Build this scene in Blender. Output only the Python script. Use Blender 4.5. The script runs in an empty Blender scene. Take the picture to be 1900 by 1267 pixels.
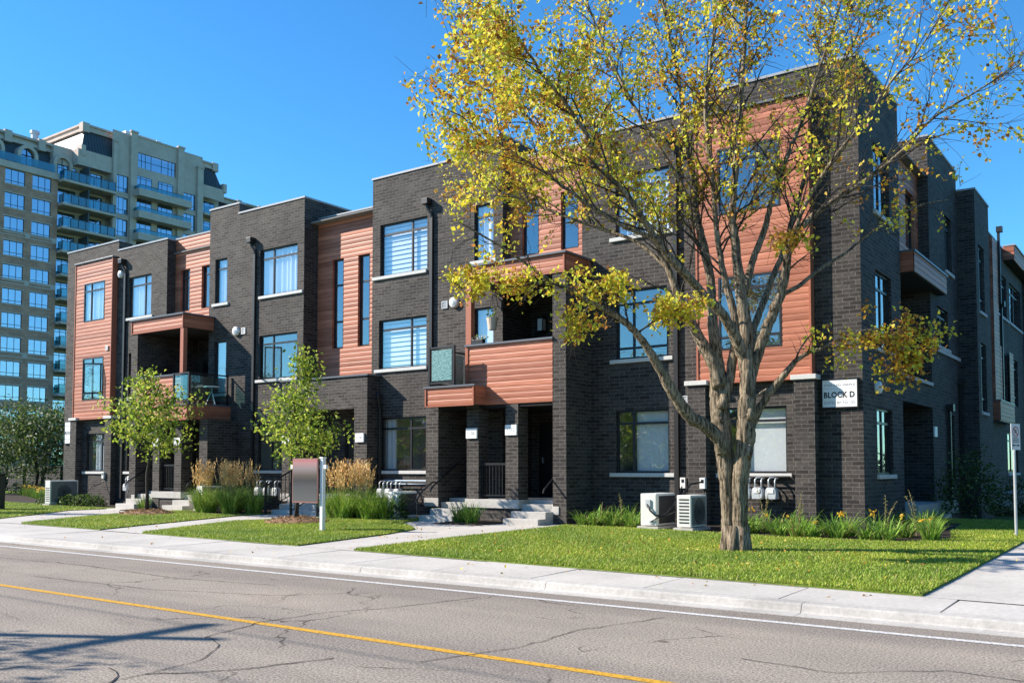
import bpy, math, random
import numpy as np
from mathutils import Vector, Matrix
R = math.radians
sc = bpy.context.scene
col = sc.collection
random.seed(7)
rng = np.random.default_rng(11)

# ------------------------------------------------------------------ camera
cam = bpy.data.objects.new("camera", bpy.data.cameras.new("camera"))
col.objects.link(cam)
cam.location = (0, 0, 1.6)
cam.rotation_euler = (R(92.8), 0, R(35.8))
cam.data.sensor_width = 36
cam.data.lens = 1733 / 1900 * 36
cam.data.shift_y = 151.5 / 1900
cam.data.clip_end = 4000
sc.camera = cam

# ------------------------------------------------------------------ sky, sun, exposure
SUN_EL = 33.0
SUN_DIR = Vector((1.77, 1.0, -1.32)).normalized()       # the way the light travels
w = bpy.data.worlds.new("World"); sc.world = w; w.use_nodes = True
nt = w.node_tree; bg = nt.nodes["Background"]
sky = nt.nodes.new("ShaderNodeTexSky"); sky.sky_type = 'NISHITA'; sky.sun_disc = False
sky.sun_elevation = R(SUN_EL); sky.sun_rotation = math.atan2(-1.77, -1.0)
sky.air_density = 1.0; sky.dust_density = 0.0; sky.ozone_density = 2.0; sky.altitude = 0
hs = nt.nodes.new("ShaderNodeHueSaturation"); hs.inputs['Saturation'].default_value = 1.2
nt.links.new(sky.outputs[0], hs.inputs['Color']); 
tn = nt.nodes.new("ShaderNodeMix"); tn.data_type = 'RGBA'; tn.blend_type = 'MULTIPLY'; tn.inputs[0].default_value = 1
nt.links.new(hs.outputs[0], tn.inputs[6]); tn.inputs[7].default_value = (.50, .94, 1.14, 1); nt.links.new(tn.outputs[2], bg.inputs['Color'])
bg.inputs['Strength'].default_value = 0.108
sun = bpy.data.objects.new("sun", bpy.data.lights.new("sun", 'SUN'))
col.objects.link(sun); sun.data.energy = 5.0; sun.data.angle = R(0.5); sun.data.color = (1.0, 0.91, 0.79)
sun.rotation_euler = SUN_DIR.to_track_quat('-Z', 'Y').to_euler(); sun.location = (-20, -15, 30)
sc.view_settings.view_transform = 'Standard'; sc.view_settings.look = 'None'
sc.view_settings.exposure = 0.98; sc.view_settings.gamma = 1
sc.view_settings.use_curve_mapping = False
sc.cycles.max_bounces = 8; sc.cycles.transparent_max_bounces = 12

# ------------------------------------------------------------------ materials
M = {}
def new_mat(name, base=(.5, .5, .5), rough=.7, spec=.3, metal=0):
    m = bpy.data.materials.new(name); m.use_nodes = True
    p = m.node_tree.nodes["Principled BSDF"]
    p.inputs['Base Color'].default_value = (*base, 1); p.inputs['Roughness'].default_value = rough
    p.inputs['Specular IOR Level'].default_value = spec; p.inputs['Metallic'].default_value = metal
    M[name] = m
    return m, m.node_tree, p
def N(nt, t, **kw):
    n = nt.nodes.new("ShaderNode" + t)
    for k, v in kw.items():
        if hasattr(n, k): setattr(n, k, v)
        else: n.inputs[k].default_value = v
    return n
def ramp(nt, src, stops):
    r = N(nt, "ValToRGB"); e = r.color_ramp.elements
    while len(e) < len(stops): e.new(.5)
    for i, (p, c) in enumerate(stops):
        e[i].position = p; e[i].color = (*c, 1) if len(c) == 3 else c
    nt.links.new(src, r.inputs[0]); return r
def mixc(nt, a, b, fac=.5, mode='MULTIPLY'):
    n = N(nt, "Mix"); n.data_type = 'RGBA'; n.blend_type = mode
    for v, s in ((fac, 0), (a, 6), (b, 7)):
        if hasattr(v, 'links') or hasattr(v, 'is_linked'): nt.links.new(v, n.inputs[s])
        else: n.inputs[s].default_value = v if s == 0 else (*v, 1)
    return n.outputs[2]
def coords(nt, kind='Object', scale=(1, 1, 1)):
    if kind == 'UV':
        u = N(nt, "UVMap"); src = u.outputs[0]
    else:
        g = N(nt, "NewGeometry"); src = g.outputs['Position']
    mp = N(nt, "Mapping"); mp.inputs['Scale'].default_value = scale
    nt.links.new(src, mp.inputs[0]); return mp.outputs[0]
def noise(nt, vec, scale, detail=4, rough=.55):
    n = N(nt, "TexNoise"); n.inputs['Scale'].default_value = scale
    n.inputs['Detail'].default_value = detail; n.inputs['Roughness'].default_value = rough
    nt.links.new(vec, n.inputs['Vector']); return n.outputs[0]
def bump(nt, p, h, strength=.4, dist=.02):
    b = N(nt, "Bump"); b.inputs['Strength'].default_value = strength; b.inputs['Distance'].default_value = dist
    nt.links.new(h, b.inputs['Height']); nt.links.new(b.outputs[0], p.inputs['Normal'])

def brick_mat(name, c1, c2, mortar, bw=.29, rh=.093, ms=.009, var=.35):
    m, nt, p = new_mat(name, rough=.8, spec=.25)
    v = coords(nt, 'UV')
    b = N(nt, "TexBrick"); b.offset = .5
    for k, x in (('Scale', 1), ('Mortar Size', ms), ('Brick Width', bw), ('Row Height', rh), ('Mortar Smooth', .15), ('Bias', 0)):
        b.inputs[k].default_value = x
    b.inputs['Color1'].default_value = (*c1, 1); b.inputs['Color2'].default_value = (*c2, 1); b.inputs['Mortar'].default_value = (*mortar, 1)
    nt.links.new(v, b.inputs['Vector'])
    n1 = ramp(nt, noise(nt, v, 14, 5, .65), [(.3, (1 - var,) * 3), (.7, (1 + var,) * 3)])
    n2 = ramp(nt, noise(nt, v, .6, 5, .65), [(.3, (.74, .74, .76)), (.7, (1.26, 1.24, 1.2))])
    c = mixc(nt, b.outputs[0], n1.outputs[0], 1); c = mixc(nt, c, n2.outputs[0], 1)
    nt.links.new(c, p.inputs['Base Color'])
    inv = N(nt, "Math", operation='SUBTRACT'); inv.inputs[0].default_value = 1; nt.links.new(b.outputs[1], inv.inputs[1])
    ad = N(nt, "Math", operation='MULTIPLY_ADD'); nt.links.new(noise(nt, v, 40, 4, .7), ad.inputs[0]); ad.inputs[1].default_value = .8
    nt.links.new(inv.outputs[0], ad.inputs[2])
    bump(nt, p, ad.outputs[0], .7, .012)
    return m
brick_mat('charcoal_brick', (.026, .022, .021), (.070, .061, .056), (.108, .100, .094))
brick_mat('brown_brick', (.40, .205, .135), (.50, .27, .185), (.48, .33, .26), .5, .16, .02, .2)

m, nt, p = new_mat('red_siding', rough=.5, spec=.35)
v = coords(nt, 'UV'); sx = N(nt, "SeparateXYZ"); nt.links.new(v, sx.inputs[0])
fl = N(nt, "Math", operation='MULTIPLY'); nt.links.new(sx.outputs[1], fl.inputs[0]); fl.inputs[1].default_value = 1 / .15
ff = N(nt, "Math", operation='FLOOR'); nt.links.new(fl.outputs[0], ff.inputs[0])
wn = N(nt, "TexWhiteNoise"); wn.noise_dimensions = '1D'; nt.links.new(ff.outputs[0], wn.inputs['W'])
cb = N(nt, "CombineXYZ"); nt.links.new(sx.outputs[0], cb.inputs[0]); nt.links.new(sx.outputs[1], cb.inputs[1]); nt.links.new(wn.outputs[0], cb.inputs[2])
mp = N(nt, "Mapping"); mp.inputs['Scale'].default_value = (.9, 26, 9); nt.links.new(cb.outputs[0], mp.inputs[0])
g = ramp(nt, noise(nt, mp.outputs[0], 1.6, 6, .65), [(.25, (.25, .070, .036)), (.5, (.41, .145, .082)), (.78, (.56, .235, .15))])
vr = ramp(nt, wn.outputs[0], [(0, (.66, .60, .58)), (.45, (1, 1, 1)), (1, (1.2, 1.2, 1.2))])
nt.links.new(mixc(nt, g.outputs[0], vr.outputs[0], 1), p.inputs['Base Color'])
m, nt, p = new_mat('red_trim', (.36, .12, .07), .5, .3)

def speck(name, c, amp, scale, rough=.85, big=.12, bstr=.25):
    m, nt, p = new_mat(name, rough=rough, spec=.2)
    v = coords(nt)
    n1 = ramp(nt, noise(nt, v, scale, 5, .75), [(.3, tuple(x * (1 - amp) for x in c)), (.72, tuple(min(1, x * (1 + amp)) for x in c))])
    n2 = ramp(nt, noise(nt, v, .9, 5, .6), [(.3, (1 - big,) * 3), (.7, (1 + big,) * 3)])
    nt.links.new(mixc(nt, n1.outputs[0], n2.outputs[0], 1), p.inputs['Base Color'])
    bump(nt, p, noise(nt, v, scale * 1.5, 3, .7), bstr, .006)
    return m
speck('concrete', (.47, .445, .41), .16, 16)
speck('kerb_concrete', (.43, .41, .38), .2, 18, big=.2)
speck('sill_stone', (.56, .55, .53), .08, 14, big=.04)
speck('limestone', (.52, .43, .37), .08, 2.0, big=.1)
speck('soil', (.045, .033, .024), .5, 30, bstr=.8)
speck('mulch', (.27, .165, .095), .6, 32, bstr=1.0)
speck('lawn_soil', (.11, .16, .02), .5, 9, bstr=.3, big=.25)
speck('far_grass', (.07, .11, .02), .4, 1.2, big=.25)

m, nt, p = new_mat('asphalt', rough=.9, spec=.2)
v = coords(nt)
a = ramp(nt, noise(nt, v, 46, 3, .8), [(.36, (.085, .073, .060)), (.48, (.255, .222, .186)), (.56, (.335, .295, .25)), (.70, (.56, .50, .43))])
b2 = ramp(nt, noise(nt, v, .45, 5, .6), [(.3, (.86, .86, .87)), (.7, (1.1, 1.09, 1.07))])
c = mixc(nt, a.outputs[0], b2.outputs[0], 1)
ln_ = ramp(nt, noise(nt, coords(nt, scale=(.03, .55, 1)), 1.6, 3), [(.36, (.84, .84, .85)), (.62, (1.08, 1.07, 1.06))])
pt_ = ramp(nt, noise(nt, coords(nt, scale=(.5, .9, 1)), .8, 6, .7), [(.30, (.80, .79, .78)), (.42, (1, 1, 1))])
c = mixc(nt, mixc(nt, c, ln_.outputs[0], 1), pt_.outputs[0], 1)
wv = N(nt, "VectorMath", operation='ADD'); nt.links.new(v, wv.inputs[0])
nz = N(nt, "TexNoise"); nz.inputs['Scale'].default_value = 1.6; nz.inputs['Detail'].default_value = 5; nt.links.new(v, nz.inputs['Vector'])
sc_ = N(nt, "VectorMath", operation='SCALE'); sc_.inputs['Scale'].default_value = .8; nt.links.new(nz.outputs[1], sc_.inputs[0]); nt.links.new(sc_.outputs[0], wv.inputs[1])
vo = N(nt, "TexVoronoi"); vo.feature = 'DISTANCE_TO_EDGE'; vo.inputs['Scale'].default_value = .42; nt.links.new(wv.outputs[0], vo.inputs['Vector'])
ck = ramp(nt, vo.outputs[0], [(0, (.0, .0, .0)), (.004, (0, 0, 0)), (.0065, (1, 1, 1))])
mk = ramp(nt, noise(nt, v, .55, 3), [(.47, (1, 1, 1)), (.56, (0, 0, 0))])
cm = N(nt, "Math", operation='MAXIMUM'); nt.links.new(ck.outputs[0], cm.inputs[0]); nt.links.new(mk.outputs[0], cm.inputs[1])
cd = mixc(nt, (.35, .34, .33), (1, 1, 1), cm.outputs[0], 'MIX')
nt.links.new(mixc(nt, c, cd, 1), p.inputs['Base Color'])
bump(nt, p, noise(nt, v, 60, 3, .7), .5, .008)
new_mat('crack_tar', (.035, .033, .032), .8, .2)
def paint(name, c):
    m, nt, p = new_mat(name, c, .7, .3)
    v = coords(nt)
    k = ramp(nt, noise(nt, v, 30, 5, .75), [(.38, tuple(x * .4 for x in c)), (.52, c), (.8, tuple(min(1, x * 1.1) for x in c))])
    nt.links.new(k.outputs[0], p.inputs['Base Color'])
paint('white_paint_line', (.62, .61, .59)); paint('yellow_paint_line', (.62, .34, .035))

def rough_paint(name, c, rough=.5, amp=.1, spec=.4, metal=0):
    m, nt, p = new_mat(name, c, rough, spec, metal)
    v = coords(nt)
    k = ramp(nt, noise(nt, v, 5, 5, .7), [(.3, tuple(x * (1 - amp) for x in c)), (.7, tuple(min(1, x * (1 + amp)) for x in c))])
    nt.links.new(k.outputs[0], p.inputs['Base Color'])
rough_paint('black_metal', (.012, .012, .014), .4)
rough_paint('window_frame', (.014, .014, .018), .4)
rough_paint('downspout_metal', (.02, .018, .017), .4)
rough_paint('coping_metal', (.31, .32, .34), .4, .06)
rough_paint('dark_coping', (.11, .12, .14), .4, .06)
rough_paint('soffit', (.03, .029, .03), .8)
rough_paint('white_plastic', (.72, .72, .70), .45, .04)
rough_paint('ac_white', (.66, .66, .62), .45, .06)
rough_paint('ac_grille', (.16, .17, .17), .5)
rough_paint('ac_coil', (.03, .032, .035), .6)
rough_paint('meter_grey', (.46, .48, .50), .4, .1)
rough_paint('galvanised', (.50, .52, .53), .4, .1, metal=.4)
rough_paint('green_box', (.018, .026, .022), .5)
rough_paint('dark_door', (.014, .014, .016), .35)
rough_paint('interior_paint', (.55, .53, .49), .8)
rough_paint('dark_interior', (.05, .05, .052), .8)
rough_paint('curtain_cloth', (.82, .83, .84), .8, .04)
rough_paint('shade_cloth', (.86, .87, .87), .8, .03)
rough_paint('terracotta', (.62, .52, .42), .6)
rough_paint('slate_metal', (.055, .07, .085), .5, .2)
rough_paint('fence_wood', (.035, .03, .028), .8, .4)
rough_paint('pole_wood', (.16, .13, .10), .8, .3)
rough_paint('lamp_shade', (.62, .58, .5), .8, .04)
rough_paint('sign_white', (.80, .80, .80), .4, .02)
rough_paint('letter_dark', (.02, .022, .025), .5, .02)
rough_paint('letter_grey', (.25, .26, .28), .5, .02)
rough_paint('line_grey', (.5, .52, .54), .5, .02)
rough_paint('board_brown', (.26, .12, .10), .5)
rough_paint('sign_red', (.5, .06, .05), .4, .02)
rough_paint('blue_pipe', (.38, .48, .58), .4, .1)
rough_paint('membrane', (.2, .2, .2), .9, .2)

def glass(name, tint, refl, base=.30, rough=.015, wob=.02):
    m = bpy.data.materials.new(name); m.use_nodes = True; nt = m.node_tree
    for n in list(nt.nodes):
        if n.type != 'OUTPUT_MATERIAL': nt.nodes.remove(n)
    out = [n for n in nt.nodes if n.type == 'OUTPUT_MATERIAL'][0]
    t = N(nt, "BsdfTransparent"); t.inputs[0].default_value = (*tint, 1)
    g = N(nt, "BsdfGlossy"); g.inputs['Roughness'].default_value = rough; g.inputs[0].default_value = (*refl, 1)
    b = N(nt, "Bump"); b.inputs['Strength'].default_value = wob; b.inputs['Distance'].default_value = .1
    nt.links.new(noise(nt, coords(nt), 1.1, 2), b.inputs['Height']); nt.links.new(b.outputs[0], g.inputs['Normal'])
    f = N(nt, "LayerWeight"); f.inputs[0].default_value = .5
    pw = N(nt, "Math", operation='POWER'); pw.inputs[1].default_value = 3.5; nt.links.new(f.outputs['Facing'], pw.inputs[0])
    ad = N(nt, "Math", operation='MULTIPLY_ADD'); ad.use_clamp = True; ad.inputs[1].default_value = .75 * (1 - base); ad.inputs[2].default_value = base; nt.links.new(pw.outputs[0], ad.inputs[0])
    mx = N(nt, "MixShader"); nt.links.new(ad.outputs[0], mx.inputs[0]); nt.links.new(t.outputs[0], mx.inputs[1]); nt.links.new(g.outputs[0], mx.inputs[2])
    nt.links.new(mx.outputs[0], out.inputs[0]); M[name] = m; m.use_transparent_shadow = True
glass('window_glass', (.88, .91, .93), (.97, .98, 1.0), .24, wob=.035)
glass('tower_glass', (.45, .55, .62), (.60, .68, .80), .5, wob=.06)
glass('rail_glass', (.55, .78, .80), (.9, 1, 1), .08)
glass('tower_rail_glass', (.28, .52, .55), (.7, .95, 1), .12)
# frosted balcony glass
m, nt, p = new_mat('frosted_glass', (.16, .34, .34), .35, .3)
v = coords(nt, 'UV', (14, 30, 1)); k = ramp(nt, noise(nt, v, 1, 3, .6), [(.36, (.05, .15, .16)), (.6, (.20, .36, .35))]); nt.links.new(k.outputs[0], p.inputs['Base Color'])
bump(nt, p, noise(nt, v, 1, 2), .5, .02)

def leaf_mat(name, trans=.45, rough=.45):
    m = bpy.data.materials.new(name); m.use_nodes = True; nt = m.node_tree
    p = nt.nodes["Principled BSDF"]; out = [n for n in nt.nodes if n.type == 'OUTPUT_MATERIAL'][0]
    a = N(nt, "Attribute"); a.attribute_name = 'Col'
    nt.links.new(a.outputs[0], p.inputs['Base Color']); p.inputs['Roughness'].default_value = rough; p.inputs['Specular IOR Level'].default_value = .25
    t = N(nt, "BsdfTranslucent"); nt.links.new(a.outputs[0], t.inputs[0])
    mx = N(nt, "MixShader"); mx.inputs[0].default_value = trans
    nt.links.new(p.outputs[0], mx.inputs[1]); nt.links.new(t.outputs[0], mx.inputs[2]); nt.links.new(mx.outputs[0], out.inputs[0]); M[name] = m
leaf_mat('leaf', .45); leaf_mat('blade', .3, .5); leaf_mat('plume', .3, .8); leaf_mat('dead_leaf', .15, .7)

m, nt, p = new_mat('bark', rough=.95, spec=.1)
v = coords(nt, scale=(1, 1, .12))
bn = noise(nt, v, 30, 6, .7)
k = ramp(nt, bn, [(.38, (.05, .037, .027)), (.47, (.24, .19, .14)), (.60, (.50, .41, .31))])
k2 = ramp(nt, noise(nt, coords(nt), 2.2, 4), [(.35, (.75, .76, .72)), (.7, (1.15, 1.12, 1.05))])
nt.links.new(mixc(nt, k.outputs[0], k2.outputs[0], 1), p.inputs['Base Color']); bump(nt, p, bn, 1.0, .09)
rough_paint('twig_bark', (.042, .035, .029), .9, .3)

# sale board: soft grey print under a faded red band
m, nt, p = new_mat('sale_print', rough=.5)
u = N(nt, "UVMap"); s = N(nt, "SeparateXYZ"); nt.links.new(u.outputs[0], s.inputs[0])
k = ramp(nt, s.outputs[1], [(0, (.10, .10, .10)), (.1, (.09, .09, .092)), (.35, (.065, .066, .07)), (.5, (.035, .035, .035)), (.62, (.09, .07, .055)), (.78, (.22, .18, .18)), (.92, (.36, .19, .19)), (1, (.40, .13, .13))])
nt.links.new(k.outputs[0], p.inputs['Base Color'])

# ------------------------------------------------------------------ mesh helpers
WLOC = {}
def wl(o):
    v = Vector((0, 0, 0))
    while o is not None:
        v = v + o.location; o = o.parent
    return v
class MB:
    def __init__(s, T=None):
        s.v = []; s.f = []; s.m = []; s.T = T; s.cur = 0
    def P(s, p):
        s.v.append(s.T(*p) if s.T else tuple(p)); return len(s.v) - 1
    def quad(s, *ps):
        s.f.append([s.P(p) for p in ps]); s.m.append(s.cur)
    def box(s, x0, x1, y0, y1, z0, z1):
        x0, x1 = min(x0, x1), max(x0, x1); y0, y1 = min(y0, y1), max(y0, y1)
        i = [s.P(p) for p in ((x0, y0, z0), (x1, y0, z0), (x1, y1, z0), (x0, y1, z0), (x0, y0, z1), (x1, y0, z1), (x1, y1, z1), (x0, y1, z1))]
        for q in ((3, 2, 1, 0), (4, 5, 6, 7), (0, 1, 5, 4), (1, 2, 6, 5), (2, 3, 7, 6), (3, 0, 4, 7)):
            s.f.append([i[k] for k in q]); s.m.append(s.cur)
        return s
    def tube(s, pts, r, n=8, cap=True):
        pts = [Vector(p) for p in pts]
        if not hasattr(r, '__len__'): r = [r] * len(pts)
        rings = []; ref = None
        for k, p in enumerate(pts):
            d = (pts[min(k + 1, len(pts) - 1)] - pts[max(k - 1, 0)])
            d = d.normalized() if d.length > 1e-9 else Vector((0, 0, 1))
            if ref is None: ref = Vector((0, 0, 1)) if abs(d.z) < .9 else Vector((1, 0, 0))
            a = (ref - d * ref.dot(d)); a = a.normalized() if a.length > 1e-6 else d.orthogonal().normalized(); b = d.cross(a); ref = a
            rings.append([s.P(p + (a * math.cos(2 * math.pi * j / n) + b * math.sin(2 * math.pi * j / n)) * r[k]) for j in range(n)])
        for A, B in zip(rings, rings[1:]):
            for j in range(n):
                s.f.append([A[j], A[(j + 1) % n], B[(j + 1) % n], B[j]]); s.m.append(s.cur)
        if cap:
            s.f.append(rings[0][::-1]); s.m.append(s.cur); s.f.append(rings[-1]); s.m.append(s.cur)
        return s
    def disc(s, c, nrm, r0, r1, h=.02, n=20):
        nrm = Vector(nrm).normalized(); c = Vector(c)
        return s.tube([c, c + nrm * h], [r0, r1], n)
    def prism(s, poly, h0, h1, axis='z'):
        mk = {'z': lambda a, b, h: (a, b, h), 'y': lambda a, b, h: (a, h, b), 'x': lambda a, b, h: (h, a, b)}[axis]
        A = [s.P(mk(a, b, h0)) for a, b in poly]; B = [s.P(mk(a, b, h1)) for a, b in poly]; n = len(poly)
        s.f.append(A[::-1]); s.m.append(s.cur); s.f.append(B); s.m.append(s.cur)
        for j in range(n):
            s.f.append([A[j], A[(j + 1) % n], B[(j + 1) % n], B[j]]); s.m.append(s.cur)
        return s
    def build(s, name, mats, parent=None, local=False, smooth=False, bevel=0, uv=True, unit_uv=False):
        me = bpy.data.meshes.new(name)
        off = Vector((0, 0, 0)) if (local or parent is None) else wl(parent)
        V = np.array(s.v, dtype=float).reshape(-1, 3)
        me.from_pydata((V - np.array(off)).tolist(), [], s.f)
        if not isinstance(mats, (list, tuple)): mats = [mats]
        for k in mats: me.materials.append(M[k] if isinstance(k, str) else k)
        if len(mats) > 1: me.polygons.foreach_set('material_index', s.m)
        if smooth: me.polygons.foreach_set('use_smooth', [True] * len(s.f))
        me.validate(); me.update()
        if uv:
            L = len(me.loops); vi = np.zeros(L, dtype=np.int32); me.loops.foreach_get('vertex_index', vi)
            nr = np.zeros(len(me.polygons) * 3); me.polygons.foreach_get('normal', nr); nr = np.abs(nr.reshape(-1, 3))
            tot = np.zeros(len(me.polygons), dtype=np.int32); me.polygons.foreach_get('loop_total', tot)
            ax = np.repeat(np.argmax(nr, axis=1), tot); W = V[vi]
            U = np.where((ax == 0)[:, None], W[:, [1, 2]], np.where((ax == 1)[:, None], W[:, [0, 2]], W[:, [0, 1]]))
            if unit_uv: U = (U - U.min(0)) / (U.max(0) - U.min(0) + 1e-9)
            me.uv_layers.new(name='UVMap').data.foreach_set('uv', U.astype(np.float32).ravel())
        o = bpy.data.objects.new(name, me); col.objects.link(o)
        if parent is not None: o.parent = parent
        if bevel:
            b = o.modifiers.new('bevel', 'BEVEL'); b.width = bevel; b.segments = 2; b.limit_method = 'ANGLE'
        return o
def tag(o, label=None, cat=None, group=None, kind=None):
    if label: o['label'] = label
    if cat: o['category'] = cat
    if group: o['group'] = group
    if kind: o['kind'] = kind
    return o
def thing(name, label, cat, loc=(0, 0, 0), rz=0, group=None):
    o = bpy.data.objects.new(name, None); col.objects.link(o); o.empty_display_size = .2
    o.location = loc; o.rotation_euler = (0, 0, rz); return tag(o, label, cat, group)
def copy_tree(o, parent=None, label=None, loc=None, rz=None, group=None):
    c = o.copy(); col.objects.link(c)
    if parent is not None: c.parent = parent
    if label: c['label'] = label
    if group: c['group'] = group
    if loc is not None: c.location = loc
    if rz is not None: c.rotation_euler = (0, 0, rz)
    for ch in [x for x in bpy.data.objects if x.parent == o]: copy_tree(ch, c)
    return c
FRONT = lambda y0: (lambda u, d, w: (u, y0 + d, w))          # wall that faces -Y
RIGHT = lambda x0: (lambda u, d, w: (x0 - d, u, w))          # wall that faces +X, u runs along +Y
LEFT = lambda x0: (lambda u, d, w: (x0 + d, -u, w))          # wall that faces -X, u = -Y
def cells(u0, u1, w0, w1, holes):
    us = sorted({u0, u1, *[min(max(h[k], u0), u1) for h in holes for k in (0, 1)]})
    ws = sorted({w0, w1, *[min(max(h[k], w0), w1) for h in holes for k in (2, 3)]})
    for a, b in zip(us, us[1:]):
        for c, d in zip(ws, ws[1:]):
            if b - a < 1e-6 or d - c < 1e-6: continue
            mu, mw = (a + b) / 2, (c + d) / 2
            if any(h[0] < mu < h[1] and h[2] < mw < h[3] for h in holes): continue
            yield a, b, c, d
def wall(mb, u0, u1, w0, w1, holes=(), rev=.13, d=0.0):
    for a, b, c, e in cells(u0, u1, w0, w1, holes):
        mb.quad((a, d, c), (b, d, c), (b, d, e), (a, d, e))
    for h in holes:
        a, b, c, e = h[:4]; k = d + rev
        mb.quad((a, d, c), (a, d, e), (a, k, e), (a, k, c)); mb.quad((b, d, c), (b, k, c), (b, k, e), (b, d, e))
        mb.quad((a, d, e), (b, d, e), (b, k, e), (a, k, e)); mb.quad((a, d, c), (a, k, c), (b, k, c), (b, d, c))
PITCH = .15
def siding(mb, u0, u1, w0, w1, holes=(), d=0.0, rev=.1):
    prof = [(0, 0), (.006, 0), (.009, -.009), (.045, -.013), (.09, -.014), (.125, -.012), (.146, -.006), (.15, 0)]
    def dep(w):
        f = (w / PITCH) % 1 * PITCH
        for (a, x), (b, y) in zip(prof, prof[1:]):
            if a <= f <= b: return x + (y - x) * (f - a) / (b - a)
        return 0
    for a, b, c, e in cells(u0, u1, w0, w1, holes):
        ks = [c, e]
        for k in range(int(c / PITCH) - 1, int(e / PITCH) + 2):
            for q, _ in prof[:-1]:
                z = k * PITCH + q
                if c < z < e: ks.append(z)
        ks = sorted(set(round(k, 5) for k in ks))
        for z0, z1 in zip(ks, ks[1:]):
            mb.quad((a, d + dep(z0 + 1e-6), z0), (b, d + dep(z0 + 1e-6), z0), (b, d + dep(z1 - 1e-6), z1), (a, d + dep(z1 - 1e-6), z1))
    for h in holes:
        a, b, c, e = h[:4]; k = d + rev; f = d - .02
        mb.quad((a, f, c), (a, f, e), (a, k, e), (a, k, c)); mb.quad((b, f, c), (b, k, c), (b, k, e), (b, f, e))
        mb.quad((a, f, e), (b, f, e), (b, k, e), (a, k, e)); mb.quad((a, f, c), (a, k, c), (b, k, c), (b, f, c))
FR = .05
def window(parent, T, h, xs=(), zs=(), back='curtain', d0=.07, sill=None, fm='window_frame', gm='window_glass', deep=1.3, interior=True, label=None, seed=0, cover=(0, 1)):
    a, b, c, e = h[:4]; rs = random.Random(seed + int(a * 100) + int(c * 10))
    m = MB(T); k0, k1 = d0, d0 + .06
    m.box(a, a + FR, k0, k1, c, e); m.box(b - FR, b, k0, k1, c, e); m.box(a + FR, b - FR, k0, k1, c, c + FR); m.box(a + FR, b - FR, k0, k1, e - FR, e)
    W, H = b - a, e - c
    cuts = [a + FR] + [a + W * x for x in xs] + [b - FR]
    for x in xs: m.box(a + W * x - .028, a + W * x + .028, k0 + .003, k1 - .003, c + FR, e - FR)
    for z in zs:
        zz = c + H * z
        for q0, q1 in zip(cuts, cuts[1:]):
            m.box(q0 + (.028 if q0 > a + FR else 0), q1 - (.028 if q1 < b - FR else 0), k0 + .006, k1 - .006, zz - .03, zz + .03)
    f = m.build('window', fm, parent)
    if label: f['label'] = label
    g = MB(T); g.quad((a + .02, k0 + .03, c + .02), (b - .02, k0 + .03, c + .02), (b - .02, k0 + .03, e - .02), (a + .02, k0 + .03, e - .02)); g.build('pane', gm, f)
    if sill:
        s_ = MB(T); s_.box(a - sill[0], b + sill[1], -.06, d0 + .02, c - .10, c - .002); s_.build('sill', 'sill_stone', f, bevel=.008)
    dd = k1 + .06
    ca, cb_ = a + W * cover[0], a + W * cover[1]
    if back == 'curtain':
        q = MB(T); n = max(6, int((cb_ - ca) / .045)); ph = rs.random() * 6
        pr = [(ca + (cb_ - ca) * i / n, dd + .035 * math.sin(i * 1.25 + ph) + .02 * math.sin(i * .4 + ph * 2)) for i in range(n + 1)]
        for (p0, y0), (p1, y1) in zip(pr, pr[1:]): q.quad((p0, y0, c - .1), (p1, y1, c - .1), (p1, y1, e + .1), (p0, y0, e + .1))
        q.build('curtain', 'curtain_cloth', f, smooth=True)
    elif back == 'blind':
        q = MB(T); z = e
        while z > c - .05: q.box(ca, cb_, dd, dd + .008, z - .105, z); z -= .145
        q.build('blind', 'shade_cloth', f)
    elif back == 'shade':
        q = MB(T); q.box(ca, cb_, dd, dd + .006, c + H * (0 if len(cover) < 3 else cover[2]) - .02, e + .05); q.build('roller_shade', 'shade_cloth', f)
    if interior:
        i = MB(T); y0, y1 = k1 + .01, k1 + deep; A, B, C_, E = a - .25, b + .25, c - .35, e + .15
        i.quad((A, y1, C_), (A, y1, E), (B, y1, E), (B, y1, C_)); i.quad((A, y0, C_), (A, y0, E), (A, y1, E), (A, y1, C_)); i.quad((B, y0, C_), (B, y1, C_), (B, y1, E), (B, y0, E))
        i.quad((A, y0, E), (B, y0, E), (B, y1, E), (A, y1, E)); i.quad((A, y0, C_), (A, y1, C_), (B, y1, C_), (B, y0, C_))
        i.build('room_lining', 'interior_paint', f)
    return f
def door(parent, T, h, glass_rect=(.25, .75, .35, .9), d0=.07, mat='dark_door', knob=True):
    a, b, c, e = h; W, H = b - a, e - c
    m = MB(T); m.box(a, a + .06, d0 - .03, d0 + .07, c, e); m.box(b - .06, b, d0 - .03, d0 + .07, c, e); m.box(a + .06, b - .06, d0 - .03, d0 + .07, e - .06, e)
    m.box(a + .06, b - .06, d0 + .003, d0 + .05, c + .01, e - .06)
    x0, x1, z0, z1 = a + W * glass_rect[0], a + W * glass_rect[1], c + H * glass_rect[2], c + H * glass_rect[3]
    for q in ((x0 - .04, x0, z0 - .04, z1 + .04), (x1, x1 + .04, z0 - .04, z1 + .04)): m.box(q[0], q[1], d0 - .012, d0 + .003, q[2], q[3])
    m.box(x0, x1, d0 - .012, d0 + .003, z0 - .04, z0); m.box(x0, x1, d0 - .012, d0 + .003, z1, z1 + .04)
    o = m.build('door', mat, parent)
    g = MB(T); g.box(x0, x1, d0 - .006, d0 + .001, z0, z1); g.build('door_glass', 'rail_glass', o)
    if knob:
        k = MB(T); k.box(a + .1, a + .14, d0 - .06, d0 + .002, c + H * .45, c + H * .53); k.build('handle', 'galvanised', o)
    return o

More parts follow.
